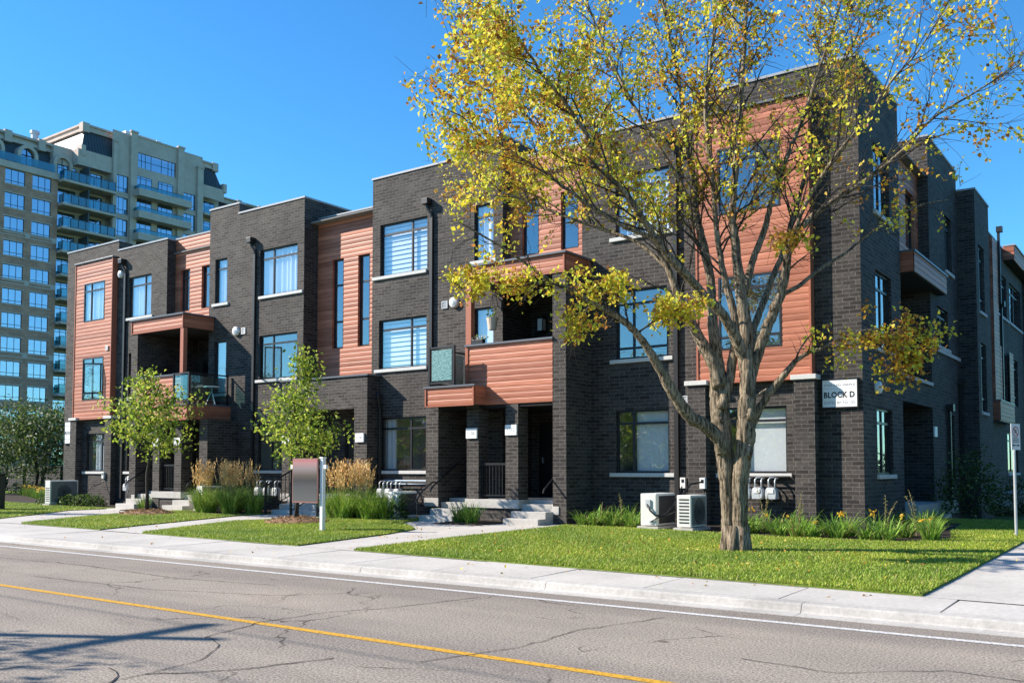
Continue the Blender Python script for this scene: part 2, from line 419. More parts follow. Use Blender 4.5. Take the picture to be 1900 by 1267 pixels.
# ------------------------------------------------------------------ ground, road, pavement, lawns
def G(x, y):
    return .14 + .011 * max(0.0, min(y, 30) - 12) * min(1.0, max(0.0, (x + 35) / 25))
def edge(x): return 11.5 - .0488 * (max(x, -30) + 2.4)
def flat(name, poly, z, mat, kind='structure', dz=0.0, skirt=0.0):
    mb = MB(); zz = (lambda x, y: z) if z is not None else (lambda x, y: G(x, y) + dz)
    mb.f.append([mb.P((x, y, zz(x, y))) for x, y in poly]); mb.m.append(0)
    if skirt:
        n = len(poly)
        for i in range(n):
            (a, b), (c, d) = poly[i], poly[(i + 1) % n]
            mb.quad((a, b, zz(a, b)), (a, b, zz(a, b) - skirt), (c, d, zz(c, d) - skirt), (c, d, zz(c, d)))
    return tag(mb.build(name, mat), kind=kind)
flat('ground', [(-2000, -2000), (2000, -2000), (2000, 2000), (-2000, 2000)], -.04, 'far_grass')
flat('road', [(-400, 2.6), (200, 2.6), (200, 10.25), (-400, 10.25)], 0.0, 'asphalt')
flat('road_marking', [(-400, 9.56), (200, 9.56), (200, 9.67), (-400, 9.67)], .004, 'white_paint_line')
flat('road_marking', [(-400, 6.35), (200, 6.35), (200, 6.46), (-400, 6.46)], .004, 'yellow_paint_line')
def extrude_x(name, prof, xs, mat, gap=.008):
    mb = MB()
    for a, b in zip(xs, xs[1:]): mb.prism([(y, z) for y, z in prof], a + gap / 2, b - gap / 2, 'x')
    return tag(mb.build(name, mat), kind='structure')
xs = [-6.9 + 3.4 * k for k in range(-60, 12)]
extrude_x('kerb', [(10.10, -.03), (10.51, -.03), (10.51, .118), (10.36, .112), (10.33, .095), (10.31, .03), (10.29, .014), (10.10, .006)], xs, 'kerb_concrete')
extrude_x('kerb', [(2.62, -.03), (2.27, -.03), (2.27, .118), (2.42, .112), (2.46, .09), (2.52, .03), (2.62, .006)], xs, 'kerb_concrete')
mb = MB()
for k in range(-45, 22):
    a, b = -5.55 + 1.72 * k + .011, -5.55 + 1.72 * (k + 1) - .011
    j = .004 * math.sin(k * 2.3)
    i = [(a, 10.53, .118), (b, 10.53, .118), (b, edge(b), .135 + j), (a, edge(a), .135 + j)]
    mb.quad(*i); lo = [(x, y, .05) for x, y, z in i]
    for q in range(4): mb.quad(i[q], lo[q], lo[(q + 1) % 4], i[(q + 1) % 4])
tag(mb.build('pavement', 'concrete'), kind='structure')
flat('pavement_bed', [(-90, 10.5), (32, 10.5), (32, 12.4), (-90, 12.95)], .06, 'soil')
flat('near_pavement', [(-90, .8), (32, .8), (32, 2.27), (-90, 2.27)], .118, 'concrete')
# concrete walks (one apron that the lawns and beds lie on)
ap = [(-46, edge(-46)), (-.7, edge(-.7)), (-.7, 45), (-3.2, 45), (-3.2, 20.9), (-46, 20.9)]
mb = MB()
ys = [11.3, 13, 15, 17, 19, 20.9]
for y0, y1 in zip(ys, ys[1:]):
    for x0, x1 in zip([-46, -35, -25, -15, -8, -2.5, -.7], [-35, -25, -15, -8, -2.5, -.7]):
        a0, a1 = (max(y0, edge(x0)), max(y0, edge(x1))) if y0 < 13 else (y0, y0)
        mb.quad((x0, a0, G(x0, a0)), (x1, a1, G(x1, a1)), (x1, y1, G(x1, y1)), (x0, y1, G(x0, y1)))
for y0, y1 in zip([20.9, 24, 27, 30], [24, 27, 30, 45]): mb.quad((-2.5, y0, G(-2.5, y0)), (-.7, y0, G(-.7, y0)), (-.7, y1, G(-.7, y1)), (-2.5, y1, G(-2.5, y1)))
tag(mb.build('walkway', 'concrete'), kind='structure')
flat('courtyard_path', [(-5.6, 25.2), (-2.5, 24.4), (-2.5, 25.5), (-5.6, 26.5)], None, 'concrete', dz=.034)
LAWNS = {
 'R': [(-12.15, edge(-12.15) + .02), (-2.5, edge(-2.5) + .02), (-2.5, 22), (-2.5, 26), (-5.69, 26), (-5.69, 20.98), (-12.3, 20.98), (-12.2, 17.5), (-12.25, 15)],
 'M': [(-19.25, edge(-19.25) + .02), (-13.7, edge(-13.7) + .02), (-14.2, 15), (-14.7, 16.5), (-16.7, 18.2), (-17.3, 20.95), (-20.2, 20.95), (-20.2, 18.2), (-21.0, 16.3)],
 'L': [(-25.25, edge(-25.25) + .02), (-21.1, edge(-21.1) + .02), (-23.4, 18.2), (-23.4, 20.95), (-27.0, 20.95), (-28.0, 18.3), (-27.0, 15.5)],
 'F': [(-46, edge(-46) + .02), (-27.6, edge(-27.6) + .02), (-29.8, 15.5), (-31.6, 17.4), (-31.9, 20.95), (-38.4, 20.95), (-38.6, 30), (-62, 30), (-62, edge(-46))],
 'E': [(-.7, edge(-.7) + .02), (30, edge(30) + .6), (30, 45), (-.7, 45)],
}
for k, p in LAWNS.items(): flat('lawn', p, None, 'lawn_soil', dz=.022, skirt=.06)
BEDS = {
 'R': [(-12.3, 19.2), (-10.4, 19.1), (-8.0, 18.7), (-6.4, 18.35), (-4.3, 18.4), (-3.7, 19.6), (-4.1, 21.6), (-4.3, 24.2), (-5.69, 24.4), (-5.69, 20.98), (-12.3, 20.98)],
 'M': [(-20.15, 18.3), (-17.2, 18.5), (-17.2, 20.95), (-20.15, 20.95)],
 'L': [(-26.9, 18.5), (-23.5, 18.1), (-23.4, 20.95), (-27.0, 20.95)],
 'A': [(-38.3, 19.6), (-35, 19.3), (-32.0, 19.2), (-31.9, 20.95), (-38.3, 20.95)],
 'P': [(-15.7, 18.35), (-14.3, 18.3), (-14.2, 19.7), (-15.72, 19.7)],
 'Q': [(-30.2, 18.5), (-28.6, 18.5), (-28.6, 19.7), (-30.2, 19.7)],
 'N': [(-60, 22.5), (-39.5, 19.9), (-38.7, 21), (-38.7, 24), (-60, 28)],
}
for k, p in BEDS.items(): flat('planting_bed', p, None, 'soil', dz=.032, skirt=.05)

# ------------------------------------------------------------------ the townhouse block
Y0 = 21.0; YR = 21.38; YD = 22.4; YM = 21.63; YB = 20.8; YP = 19.75; YX = 19.25
def X(s, x): return x if s > 0 else -44.26 - x
def U(s, a, b): return (a, b) if s > 0 else (-44.26 - b, -44.26 - a)
def H(s, a, b, c, d): return (*U(s, a, b), c, d)
TH = thing('townhouse_block', 'three storey dark brick townhouse row with red wood balconies and bays', 'townhouses', (-22.13, 21, 0))
def fx(s, xs): return xs if s > 0 else [1 - x for x in xs]
BR = 'charcoal_brick'
for s in (1, -1):
    # ---- front wall beside the centre (windows + narrow windows)
    mb = MB(FRONT(Y0))
    w3, w2, w1 = H(s, -20.22, -18.28, 7.57, 9.2), H(s, -20.25, -18.3, 4.67, 6.2), H(s, -20.15, -18.28, 1.55, 3.17)
    n3, n2 = H(s, -16.49, -15.8, 7.57, 9.2), H(s, -16.49, -15.8, 4.3, 6.2)
    wall(mb, *U(s, -20.55, -15.47), 0, 10.67, [w3, w2, w1, n3, n2])
    a, b = U(s, -17.13, -15.47); mb.quad((a, 0, 10.67), (b, 0, 10.67), (b, 0, 11.04), (a, 0, 11.04))
    x = X(s, -17.13); mb.quad((x, 0, 10.67), (x, 0, 11.04), (x, .6, 11.04), (x, .6, 10.67))
    # side returns and parapet returns
    for x0, y1, zz0, z1, *ys_ in ((-20.55, YM + .05, 0, 10.67), (-20.55, 23.2, 9.9, 10.67, YM + .05), (-15.47, YD, 0, 6.95), (-15.47, YR + .05, 6.95, 11.04), (-15.47, 23.0, 9.9, 11.04, YR + .05), (-12.85, YD, 0, 6.95), (-12.85, YR + .05, 6.95, 10.38), (-12.85, 22.6, 9.9, 10.38, YR + .05), (-9.54, 21.6, 10.38, 10.78)):
        x = X(s, x0); q0 = ys_[0] - Y0 if ys_ else 0; mb.quad((x, q0, zz0), (x, y1 - Y0, zz0), (x, y1 - Y0, z1), (x, q0, z1))
    # ---- outer front wall, up to the corner
    d3, d2, d1 = H(s, -11.83, -10.3, 7.57, 9.2), H(s, -11.84, -10.38, 4.4, 6.18), H(s, -11.86, -10.36, 1.5, 3.09)
    b1 = H(s, -8.95, -7.39, 1.5, 3.05)
    wall(mb, *U(s, -12.85, -5.69), 0, 10.38, [d3, d2, d1, b1, H(s, -8.98, -7.36, 7.5, 9.4), H(s, -8.98, -7.36, 4.2, 6.3)])
    a, b = U(s, -9.54, -5.69); mb.quad((a, 0, 10.38), (b, 0, 10.38), (b, 0, 10.78), (a, 0, 10.78))
    # back walls of the porch and balcony recess
    mb.T = FRONT(YD)
    a, b = U(s, -15.47, -12.85)
    dL, dR, dB = H(s, -15.2, -14.25, .8, 2.95), H(s, -13.95, -13.0, .8, 2.95), H(s, -14.5, -13.2, 3.52, 5.75)
    wall(mb, a, b, 0, 6.95, [dL, dR, dB])
    mb.build('brick_wall', BR, TH)
    for k, h in enumerate((dL, dR)): door(TH, FRONT(YD), h, (.45, .85, .2, .9) if k == 0 else (.3, .7, .5, .9))
    door(TH, FRONT(YD), dB, (.12, .88, .1, .94), knob=False)
    # windows of this stretch
    F = FRONT(Y0)
    bk = 'blind' if s > 0 else 'curtain'
    window(TH, F, w3, fx(s, [.66]), [.80], bk, sill=(.3, 0) if s > 0 else (0, .3), cover=(.0, .96) if s > 0 else (0, 1))
    window(TH, F, w2, fx(s, [.66]), [.80], bk if s > 0 else 'none', sill=(.15, .05), cover=(0, .98))
    window(TH, F, w1, fx(s, [.64]), [.79], 'curtain', sill=(.16, .16), deep=2.6, cover=(0, .26) if s > 0 else (.74, 1))
    window(TH, F, n3, [], [.78], 'curtain', sill=(.12, .12)); window(TH, F, n2, [], [], 'shade', sill=(.12, .12))
    window(TH, F, d3, fx(s, [.33]), [.78], 'curtain', sill=(.16, .16), seed=s)
    window(TH, F, d2, fx(s, [.33]), [.16, .80], 'none', sill=(.16, .16))
    window(TH, F, d1, fx(s, [.32]), [.79], 'shade', sill=(.16, .16), cover=(.34, 1))
    window(TH, F, b1, fx(s, [.3]), [.79], 'shade' if s > 0 else 'curtain', sill=(.16, .12), cover=(.3, 1))
    # ---- siding behind, above the balcony
    mb = MB(FRONT(YR)); r1, r2 = H(s, -15.05, -14.5, 7.6, 9.2), H(s, -13.75, -13.2, 7.6, 9.2)
    siding(mb, *U(s, -15.47, -12.85), 6.9, 10.42, [r1, r2]); mb.build('siding_wall', 'red_siding', TH)
    for h in (r1, r2): window(TH, FRONT(YR), h, [], [.80], 'none', deep=.9)
    # ---- bay
    mb = MB(FRONT(YB)); v3, v2 = H(s, -8.93, -7.4, 7.64, 9.24), H(s, -8.93, -7.4, 4.4, 6.14)
    siding(mb, *U(s, -9.46, -6.76), 3.66, 10.08, [v3, v2]); mb.build('siding_bay', 'red_siding', TH)
    t = MB()
    for q0, q1 in ((-9.5, -9.455), (-6.765, -6.72)): a, b = U(s, q0, q1); t.box(a, b, YB - .035, Y0 + .01, 3.64, 10.1)
    a, b = U(s, -9.455, -6.765); t.box(a, b, YB - .028, Y0, 3.62, 3.66)
    t.build('bay_trim', 'red_trim', TH)
    t = MB(); a, b = U(s, -9.55, -6.67); t.box(a, b, YB - .07, Y0, 10.1, 10.16); t.build('bay_cap', 'dark_coping', TH, bevel=.01)
    window(TH, FRONT(YB), v3, fx(s, [.64]), [.79], 'none' if s > 0 else 'curtain', d0=-.02, deep=1.2); window(TH, FRONT(YB), v2, fx(s, [.36]) if s > 0 else [.48], [.17, .82], 'none', d0=-.02, deep=1.2)
    if s < 0:
        for hx, yy, c, e, wd_, an in ((-35.4, YB - .03, 4.62, 5.86, .72, 2.5), (-25.92, Y0 - .01, 4.72, 5.85, .6, .75)):
            ux, uy = math.cos(an), -math.sin(an); TT = lambda u, d, w_: (hx + u * ux - d * uy, yy + u * uy + d * ux, w_)
            m = MB(TT); m.box(0, .05, 0, .04, c, e); m.box(wd_ - .05, wd_, 0, .04, c, e); m.box(.05, wd_ - .05, 0, .04, c, c + .05); m.box(.05, wd_ - .05, 0, .04, e - .05, e); f = m.build('open_sash', 'window_frame', TH)
            g = MB(TT); g.quad((.04, .02, c + .04), (wd_ - .04, .02, c + .04), (wd_ - .04, .02, e - .04), (.04, .02, e - .04)); g.build('pane', 'window_glass', f)
    for q0, q1 in ((-9.72, -9.26), (-7.12, -6.66)):
        a, b = U(s, q0, q1); t = MB(); t.box(a, b, 20.72, Y0 + .02, 0, 3.6); o = t.build('pier', BR, TH)
        t = MB(); t.box(a - .06, b + .06, 20.66, Y0 - .003, 3.6, 3.71); t.build('pier_cap', 'sill_stone', o, bevel=.01)
    # ---- copings
    t = MB()
    for q0, q1, z in ((-20.58, -17.1, 10.67), (-17.16, -15.44, 11.04), (-12.88, -9.5, 10.38), (-9.57, -5.66, 10.78)):
        a, b = U(s, q0, q1); t.box(a, b, Y0 - .03, Y0 + .27, z + .001, z + .06)
    for x0, y1, z in ((-20.55, 23.2, 10.673), (-15.47, 23, 11.043), (-12.85, 22.6, 10.383)):
        x = X(s, x0); e = .03 * s; a, b = sorted((x + (-e if x0 == -20.55 or x0 == -12.85 else e), x + (.25 * s if x0 in (-20.55, -12.85) else -.25 * s))); t.box(a, b, Y0 + .27, y1, z, z + .055)
    a, b = U(s, -15.47, -12.85); t.box(a, b, YR - .03, YR + .2, 10.42, 10.47)
    t.build('coping', 'coping_metal', TH)
    # ---- canopy, balcony, porch
    cp = MB(FRONT(YP)); a, b = U(s, -15.76, -12.59); siding(cp, a + .03, b - .03, 6.6, 7.06)
    cp.T = RIGHT(X(s, -12.59) if s > 0 else X(s, -15.76)); siding(cp, YP + .02, Y0, 6.6, 7.06)
    cp.T = LEFT(X(s, -15.76) if s > 0 else X(s, -12.59)); siding(cp, -Y0, -YP - .02, 6.6, 7.06)
    can = cp.build('canopy', 'red_siding', TH)
    t = MB(); t.box(a - .0, a + .04, YP - .04, YP + .03, 6.585, 7.06); t.box(b - .04, b + .0, YP - .04, YP + .03, 6.585, 7.06)
    t.box(a, b, YP - .034, YP + .02, 6.572, 6.602); t.build('trim', 'red_trim', can)
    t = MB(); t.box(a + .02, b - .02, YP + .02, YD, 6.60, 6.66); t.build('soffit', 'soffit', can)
    t = MB(); t.box(a - .06, b + .06, YP - .08, YR, 7.06, 7.11); t.build('cap', 'dark_coping', can)
    bl = MB(FRONT(YP)); a, b = U(s, -15.74, -12.97); siding(bl, a, b, 3.30, 4.9)
    bal = bl.build('balcony', 'red_siding', TH)
    t = MB(); t.box(a, a + .045, YP - .036, YP + .02, 3.28, 4.9) if s > 0 else t.box(b - .045, b, YP - .036, YP + .02, 3.28, 4.9)
    a2, b2 = U(s, -15.78, -15.6); t.box(a2, b2, YP - .02, YP + .14, 4.953, 6.58)
    a3, b3 = U(s, -15.80, -15.72); t.box(a3, b3, YP - .02, Y0, 3.803, 4.9)
    t.build('post', 'red_trim', bal)
    t = MB(); t.box(a - .05, b + .03, YP - .07, YP + .14, 4.9, 4.95); t.build('rail_cap', 'dark_coping', bal)
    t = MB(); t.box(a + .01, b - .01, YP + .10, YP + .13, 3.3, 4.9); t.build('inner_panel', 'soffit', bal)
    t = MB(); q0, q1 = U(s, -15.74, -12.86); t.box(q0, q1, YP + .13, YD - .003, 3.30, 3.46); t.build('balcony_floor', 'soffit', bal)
    # side box with the glass rail on it
    bx = MB(FRONT(YX)); a, b = U(s, -16.79, -15.1); siding(bx, a + .03, b - .03, 3.3, 3.78)
    bx.T = RIGHT(b); siding(bx, YX + .02, YP if s > 0 else Y0, 3.3, 3.78); bx.T = LEFT(a); siding(bx, -(Y0 if s > 0 else YP), -YX - .02, 3.3, 3.78)
    box = bx.build('terrace_box', 'red_siding', TH)
    t = MB(); t.box(a, a + .04, YX - .04, YX + .03, 3.285, 3.78); t.box(b - .04, b, YX - .04, YX + .03, 3.285, 3.78); t.box(a, b, YX - .034, YX + .02, 3.272, 3.302); t.build('trim', 'red_trim', box)
    t = MB(); t.box(a - .04, b + .04, YX - .06, YP - .045, 3.78, 3.83)
    q0, q1 = U(s, -16.79, -15.81); t.box(q0 - (.04 if s > 0 else 0), q1 + (.04 if s < 0 else 0), YP - .045, Y0, 3.78, 3.83); t.build('cap', 'dark_coping', box)
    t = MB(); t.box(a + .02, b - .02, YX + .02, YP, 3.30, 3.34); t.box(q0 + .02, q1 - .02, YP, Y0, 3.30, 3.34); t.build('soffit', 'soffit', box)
    rl = MB(); p0, p1 = U(s, -16.72, -15.86); ry = YX + .08; zt = 4.92
    xo = X(s, -16.72)
    for xx, yy in ((p0, ry), (p1, ry), (xo, Y0 - .1)): rl.box(xx - .03, xx + .03, yy - .03, yy + .03, 3.83, zt)
    rl.box(p0, p1, ry - .022, ry + .022, zt - .06, zt - .01); rl.box(p0, p1, ry - .022, ry + .022, 3.9, 3.95)
    rl.box(xo - .022, xo + .022, ry, Y0 - .1, zt - .06, zt - .01); rl.box(xo - .022, xo + .022, ry, Y0 - .1, 3.9, 3.95)
    rail = rl.build('glass_railing', 'black_metal', box)
    t = MB(); t.box(p0 + .08, p1 - .08, ry - .005, ry + .005, 3.99, zt - .1); t.box(xo - .005, xo + .005, ry + .1, Y0 - .2, 3.99, zt - .1); t.build('glass_panel', 'frosted_glass' if s > 0 else 'rail_glass', box)
    # piers, slab, steps
    for q0, q1, y1, z0, z1 in ((-17.21, -16.76, Y0 + .0, .0, 3.3), (-15.75, -15.35, 20.2, .0, 3.3), (-14.45, -14.05, 20.2, .0, 3.3), (-12.97, -12.57, Y0 - .003, 0, 6.6)):
        a, b = U(s, q0, q1); t = MB(); t.box(a, b, YP - (.004 if z1 > 4 else 0), y1, z0, z1); t.build('pier', BR, TH)
        t = MB(); a, b = U(s, -16.79, -12.97); t.box(a, b, YP + .03, YD - .004, 3.22, 3.296); t.build('soffit', 'soffit', TH)
    t = MB()
    for q0, q1, y0_ in ((-17.24, -16.73, YP - .03), (-15.79, -14.02, YP - .03)):
        a, b = U(s, q0, q1); t.box(a, b, y0_, YP + .001 if q0 < -17 else YP + .45, .57, .8)
    a, b = U(s, -16.73, -12.97); t.box(a, b, YP + .453, YD - .003, .5, .797)
    a, b = U(s, -12.99, -12.78); t.box(a, b, YP - .03, YP - .006, .45, .66)
    t.build('porch_floor', 'concrete', TH, bevel=.008)
    t = MB(); a, b = U(s, -15.35, -14.45); t.box(a, b, YP + .02, YP + .3, 0, .567); t.build('plinth', BR, TH)
    for q0, q1 in ((-16.75, -15.78), (-14.03, -12.96)):
        a, b = U(s, q0, q1); t = MB(); g = .12
        for k in range(4): t.box(a - (.1 if k > 1 else 0) * (s < 0 or q0 < -16), b + (.1 if k > 1 and q0 < -16 else 0), YP + .45 - .0 - .34 * (k + 1) - (.12 if k else 0), YP + .45 - (0 if k == 0 else .34 * k + .1), g, .8 - .168 * (k + 1) + .06)
        t.build('entry_steps', 'concrete', TH, bevel=.01)
    # porch railing and grab rails
    t = MB(); a, b = U(s, -15.33, -14.47); y = YP + .12
    for xx in (a + .03, b - .03): t.box(xx - .03, xx + .03, y - .03, y + .03, .8, 1.82)
    t.box(a + .06, b - .06, y - .025, y + .025, 1.70, 1.76); t.box(a + .06, b - .06, y - .02, y + .02, .88, .92)
    for k in range(1, 7): xx = a + .06 + (b - a - .12) * k / 7; t.box(xx - .01, xx + .01, y - .01, y + .01, .92, 1.70)
    t.build('porch_railing', 'black_metal', TH)
    for q in (-16.68, -12.99):
        x = X(s, q); t = MB(); t.tube([(x, YP + .9, 1.72), (x, YP + .75, 1.74), (x, YP - .05, 1.30), (x, YP - .35, 1.10), (x, YP - .42, 1.0)], .024, 8); t.tube([(x, YP + .3, 1.49), (x + .06 * (1 if q > -14 else -1) * s, YP + .3, 1.45)], .012, 6)
        t.build('handrail', 'black_metal', TH)
    # ---- downspouts
    for q, zt in ((-18.07, 9.55), (-10.12, 9.85)):
        x = X(s, q); t = MB(); t.box(x - .055, x + .055, Y0 - .09, Y0 - .01, .45, zt - .45); t.tube([(x, Y0 - .05, zt - .47), (x - .0, Y0 - .06, zt - .35), (x - .12, Y0 - .10, zt - .17), (x - .14, Y0 - .10, zt - .05)], .05, 8)
        o = t.build('downspout', 'downspout_metal', TH); t = MB(); t.box(x - .26, x - .02, Y0 - .24, Y0 - .003, zt - .06, zt + .12); t.build('scupper', 'downspout_metal', o, bevel=.01)
    x = X(s, -12.72); t = MB(); t.tube([(x + s * .1, Y0 - .4, 3.2), (x + s * .1, Y0 - .3, 3.0), (x + s * .06, Y0 - .07, 2.7), (x + s * .06, Y0 - .07, .35)], .04, 8); t.build('downspout', 'downspout_metal', TH)

# ---- centre: red wall and portico
mb = MB(FRONT(YM)); hs_ = [(-22.99, -22.48, 5.59, 8.58), (-21.79, -21.28, 5.59, 8.58)]
siding(mb, -23.71, -20.55, 4.3, 10.05, hs_); mb.build('siding_wall', 'red_siding', TH)
for h in hs_: window(TH, FRONT(YM), h, [], [.30, .71], 'none', deep=.9)
mb = MB(FRONT(YM)); dd = [(-22.35, -21.4, .8, 2.95), (-21.0, -20.75, .8, .81)]
wall(mb, -23.71, -20.55, 0, 4.3, dd[:1]); mb.build('brick_wall', BR, TH)
door(TH, FRONT(YM), dd[0], (.3, .7, .08, .3))
t = MB(); t.box(-23.7, -20.56, YM - .03, YM + .2, 10.05, 10.1); t.build('coping', 'coping_metal', TH)
YQ = 20.45
t = MB(); t.box(-24.07, -20.19, YQ, YQ + .3, 3.46, 4.45); t.box(-20.49, -20.19, YQ + .3, Y0 - .003, 3.46, 4.45); t.box(-24.07, -23.77, YQ + .3, Y0 - .003, 3.46, 4.45)
po = t.build('portico', BR, TH)
t = MB(); t.box(-24.12, -20.14, YQ - .05, YQ + .35, 4.45, 4.5); t.box(-20.54, -20.14, YQ + .35, Y0 - .004, 4.45, 4.5); t.box(-24.12, -23.72, YQ + .35, Y0 - .004, 4.45, 4.5); t.build('cap', 'dark_coping', po)
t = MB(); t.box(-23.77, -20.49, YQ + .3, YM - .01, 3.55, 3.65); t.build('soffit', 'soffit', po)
t = MB(); t.box(-23.7, -20.56, YQ + .3, YM - .012, 4.15, 4.2); t.build('deck', 'membrane', po)
for a, b in ((-24.05, -23.62), (-20.74, -20.192)):
    t = MB(); t.box(a, b, YQ + .002, Y0 - .004, 0, 3.46); t.build('pier', BR, TH)
t = MB(); t.box(-24.09, -20.16, YQ - .03, YQ - .002, .55, .8); t.box(-23.62, -20.74, YQ - .002, YM - .004, .55, .8); t.build('porch_floor', 'concrete', TH, bevel=.008)
t = MB()
for k in range(4): t.box(-23.4, -20.9, YQ - .03 - .31 * (k + 1), YQ - .032 - .31 * k, .12, .8 - .165 * (k + 1) + .02)
t.build('entry_steps', 'concrete', TH, bevel=.01)
for x in (-23.32, -22.15, -20.98):
    t = MB(); y0, y1 = YQ + .15, YQ - 1.25
    t.box(x - .03, x + .03, y0 - .03, y0 + .03, .8, 1.82); t.box(x - .03, x + .03, y1 - .03, y1 + .03, .12, 1.2)
    t.tube([(x, y0, 1.72), (x, y1, 1.08)], .028, 6); t.tube([(x, y0, .95), (x, y1, .32)], .018, 6)
    for k in range(1, 9): yy = y0 + (y1 - y0) * k / 9; zc = .95 + (.32 - .95) * k / 9; t.box(x - .009, x + .009, yy - .009, yy + .009, zc, zc + .76)
    t.build('stair_railing', 'black_metal', TH)
t = MB(); t.tube([(-20.1, 20.85, 3.95), (-20.08, 20.8, 3.8), (-20.08, 20.86, 3.6), (-20.08, 20.9, 3.4), (-20.08, 20.9, .3)], .045, 8); t.build('downspout', 'downspout_metal', TH)

# ---- courtyard side (faces +X, in shade)
XS = -5.69
mb = MB(RIGHT(XS)); sw3, sw2, sw1 = (22.2, 23.62, 7.58, 9.2), (22.2, 23.62, 4.4, 6.2), (22.12, 23.52, 1.47, 3.0)
wall(mb, 21, 24.56, 0, 10.78, [sw3, sw2, sw1])
sn3, sn2, sdoor = (30.1, 31.1, 7.55, 9.25), (28.75, 30.3, 5.15, 6.3), (28.9, 29.9, .7, 2.9)
wall(mb, 27.95, 32, 0, 10.99, [sn3, sn2, (30.4, 30.9, 1.4, 3.2)])
mb.T = FRONT(27.95); mb.quad((-7.6, 0, 0), (XS, 0, 0), (XS, 0, 10.99), (-7.6, 0, 10.99))
mb.T = RIGHT(XS - 1.3); wall(mb, 24.56, 27.95, 0, 6.9, [(25.3, 26.2, .7, 2.9), (26.3, 27.4, 4.0, 6.0)])
mb.T = FRONT(32); mb.quad((XS, 0, 0), (-5.17, 0, 0), (-5.17, 0, 10.38), (XS, 0, 10.38)); mb.quad((XS - 1, 0, 9.5), (XS, 0, 9.5), (XS, 0, 10.38), (XS - 1, 0, 10.38))
mb.T = RIGHT(-5.17); t3, t2 = (32.5, 33.5, 6.6, 8.75), (32.5, 33.5, 3.4, 5.6)
wall(mb, 32, 34.55, 0, 10.38, [t3, t2])
mb.T = RIGHT(-5.5); u3 = (38.2, 40.6, 7.36, 8.97); u3b = (41.35, 44.4, 7.38, 9.0); u2, u2b = (38.95, 40.25, 4.15, 5.95), (41.35, 43.1, 4.12, 5.98)
u1 = (39.9, 42.6, 1.45, 3.0)
wall(mb, 34.55, 45.2, 0, 10.0, [u3, u3b, u2, u2b, u1])
mb.T = RIGHT(-5.2); mb.quad((45.2, 0, 0), (60, 0, 0), (60, 0, 10.2), (45.2, 0, 10.2)); mb.T = FRONT(45.2); mb.quad((-5.5, 0, 0), (-5.2, 0, 0), (-5.2, 0, 10.2), (-5.5, 0, 10.2))
mb.T = LEFT(-38.57); mb.quad((-44, 0, 0), (-21, 0, 0), (-21, 0, 10.4), (-44, 0, 10.4))
mb.T = None; mb.quad((-38.57, 44, 0), (-5.5, 44, 0), (-5.5, 44, 10), (-38.57, 44, 10))
mb.quad((-38.57, 21.0, 10.4), (-38.57, 22.5, 10.4), (-38.57, 22.5, 10.78), (-38.57, 21, 10.78))
mb.build('brick_wall', BR, TH)
mb = MB(RIGHT(XS - .3)); siding(mb, 24.56, 27.95, 6.9, 10.2, [(26.5, 27.5, 7.6, 9.2)]); mb.T = FRONT(24.57); mb.build('siding_wall', 'red_siding', TH)
FS = RIGHT(XS)
window(TH, FS, sw3, [.5], [.78], 'none', sill=(.1, .1)); window(TH, FS, sw2, [.5], [.16, .78], 'none', sill=(.1, .1)); window(TH, FS, sw1, [.5], [.78], 'curtain', sill=(.1, .1), cover=(0, .5))
window(TH, FS, sn3, [.5], [.8], 'none', sill=(.1, .1)); window(TH, FS, sn2, [.5], [.78], 'none', sill=(.1, .1)); window(TH, FS, (30.4, 30.9, 1.4, 3.2), [], [.8], 'none', sill=(.1, .1))
window(TH, RIGHT(XS - .3), (26.5, 27.5, 7.6, 9.2), [], [.8], 'none'); window(TH, RIGHT(XS - 1.3), (26.3, 27.4, 4.0, 6.0), [.5], [], 'curtain')
door(TH, RIGHT(XS - 1.3), (25.3, 26.2, .7, 2.9))
for h in (t3, t2): window(TH, RIGHT(-5.17), h, [.5], [.2, .8], 'none', sill=(.08, .08))
for h in (u3, u3b): window(TH, RIGHT(-5.5), h, [.5], [.78], 'curtain', sill=(.16, .16), cover=(.1, .4))
for h in (u2, u2b): window(TH, RIGHT(-5.5), h, [.5], [.2, .82], 'curtain', cover=(0, .4))
window(TH, RIGHT(-5.5), u1, [.5], [.8], 'none', sill=(.1, .1))
cp = MB(RIGHT(-5.45)); siding(cp, 24.95, 28.9, 6.6, 7.1); cp.T = FRONT(24.93); siding(cp, XS - .3, -5.45, 6.6, 7.1); can = cp.build('canopy', 'red_siding', TH)
t = MB(); t.box(XS - 1.3, -5.47, 24.96, 28.9, 6.58, 6.62); t.build('soffit', 'soffit', can)
t = MB(); t.box(XS - 1.3, -5.40, 24.88, 28.95, 7.1, 7.15); t.build('cap', 'dark_coping', can)
t = MB(); t.box(XS - 1.3, XS, 24.57, 27.94, 3.3, 3.5); t.box(XS - .12, XS, 24.57, 27.94, 3.5, 3.9); b = t.build('balcony', BR, TH)
t = MB(); t.box(XS - .18, XS + .05, 24.57, 27.9, 3.9, 3.99); t.build('sill_band', 'sill_stone', b)
t = MB(); t.box(XS - .02, XS + .05, 27.96, 31.9, 4.95, 5.05); t.build('sill_band', 'sill_stone', TH)
t = MB(); t.box(XS - 1.3, XS + .3, 24.6, 29.6, .35, .7); t.box(XS + .3, XS + .65, 25, 26.8, .2, .42); t.build('porch_floor', 'concrete', TH)
cp = MB(RIGHT(-5.12)); siding(cp, 40.0, 45.2, 9.62, 10.15); cp.T = FRONT(39.98); siding(cp, -5.5, -5.12, 9.62, 10.15); can = cp.build('canopy', 'red_siding', TH)
t = MB(); t.box(-5.5, -5.06, 39.94, 45.2, 10.15, 10.2); t.build('cap', 'coping_metal', can)
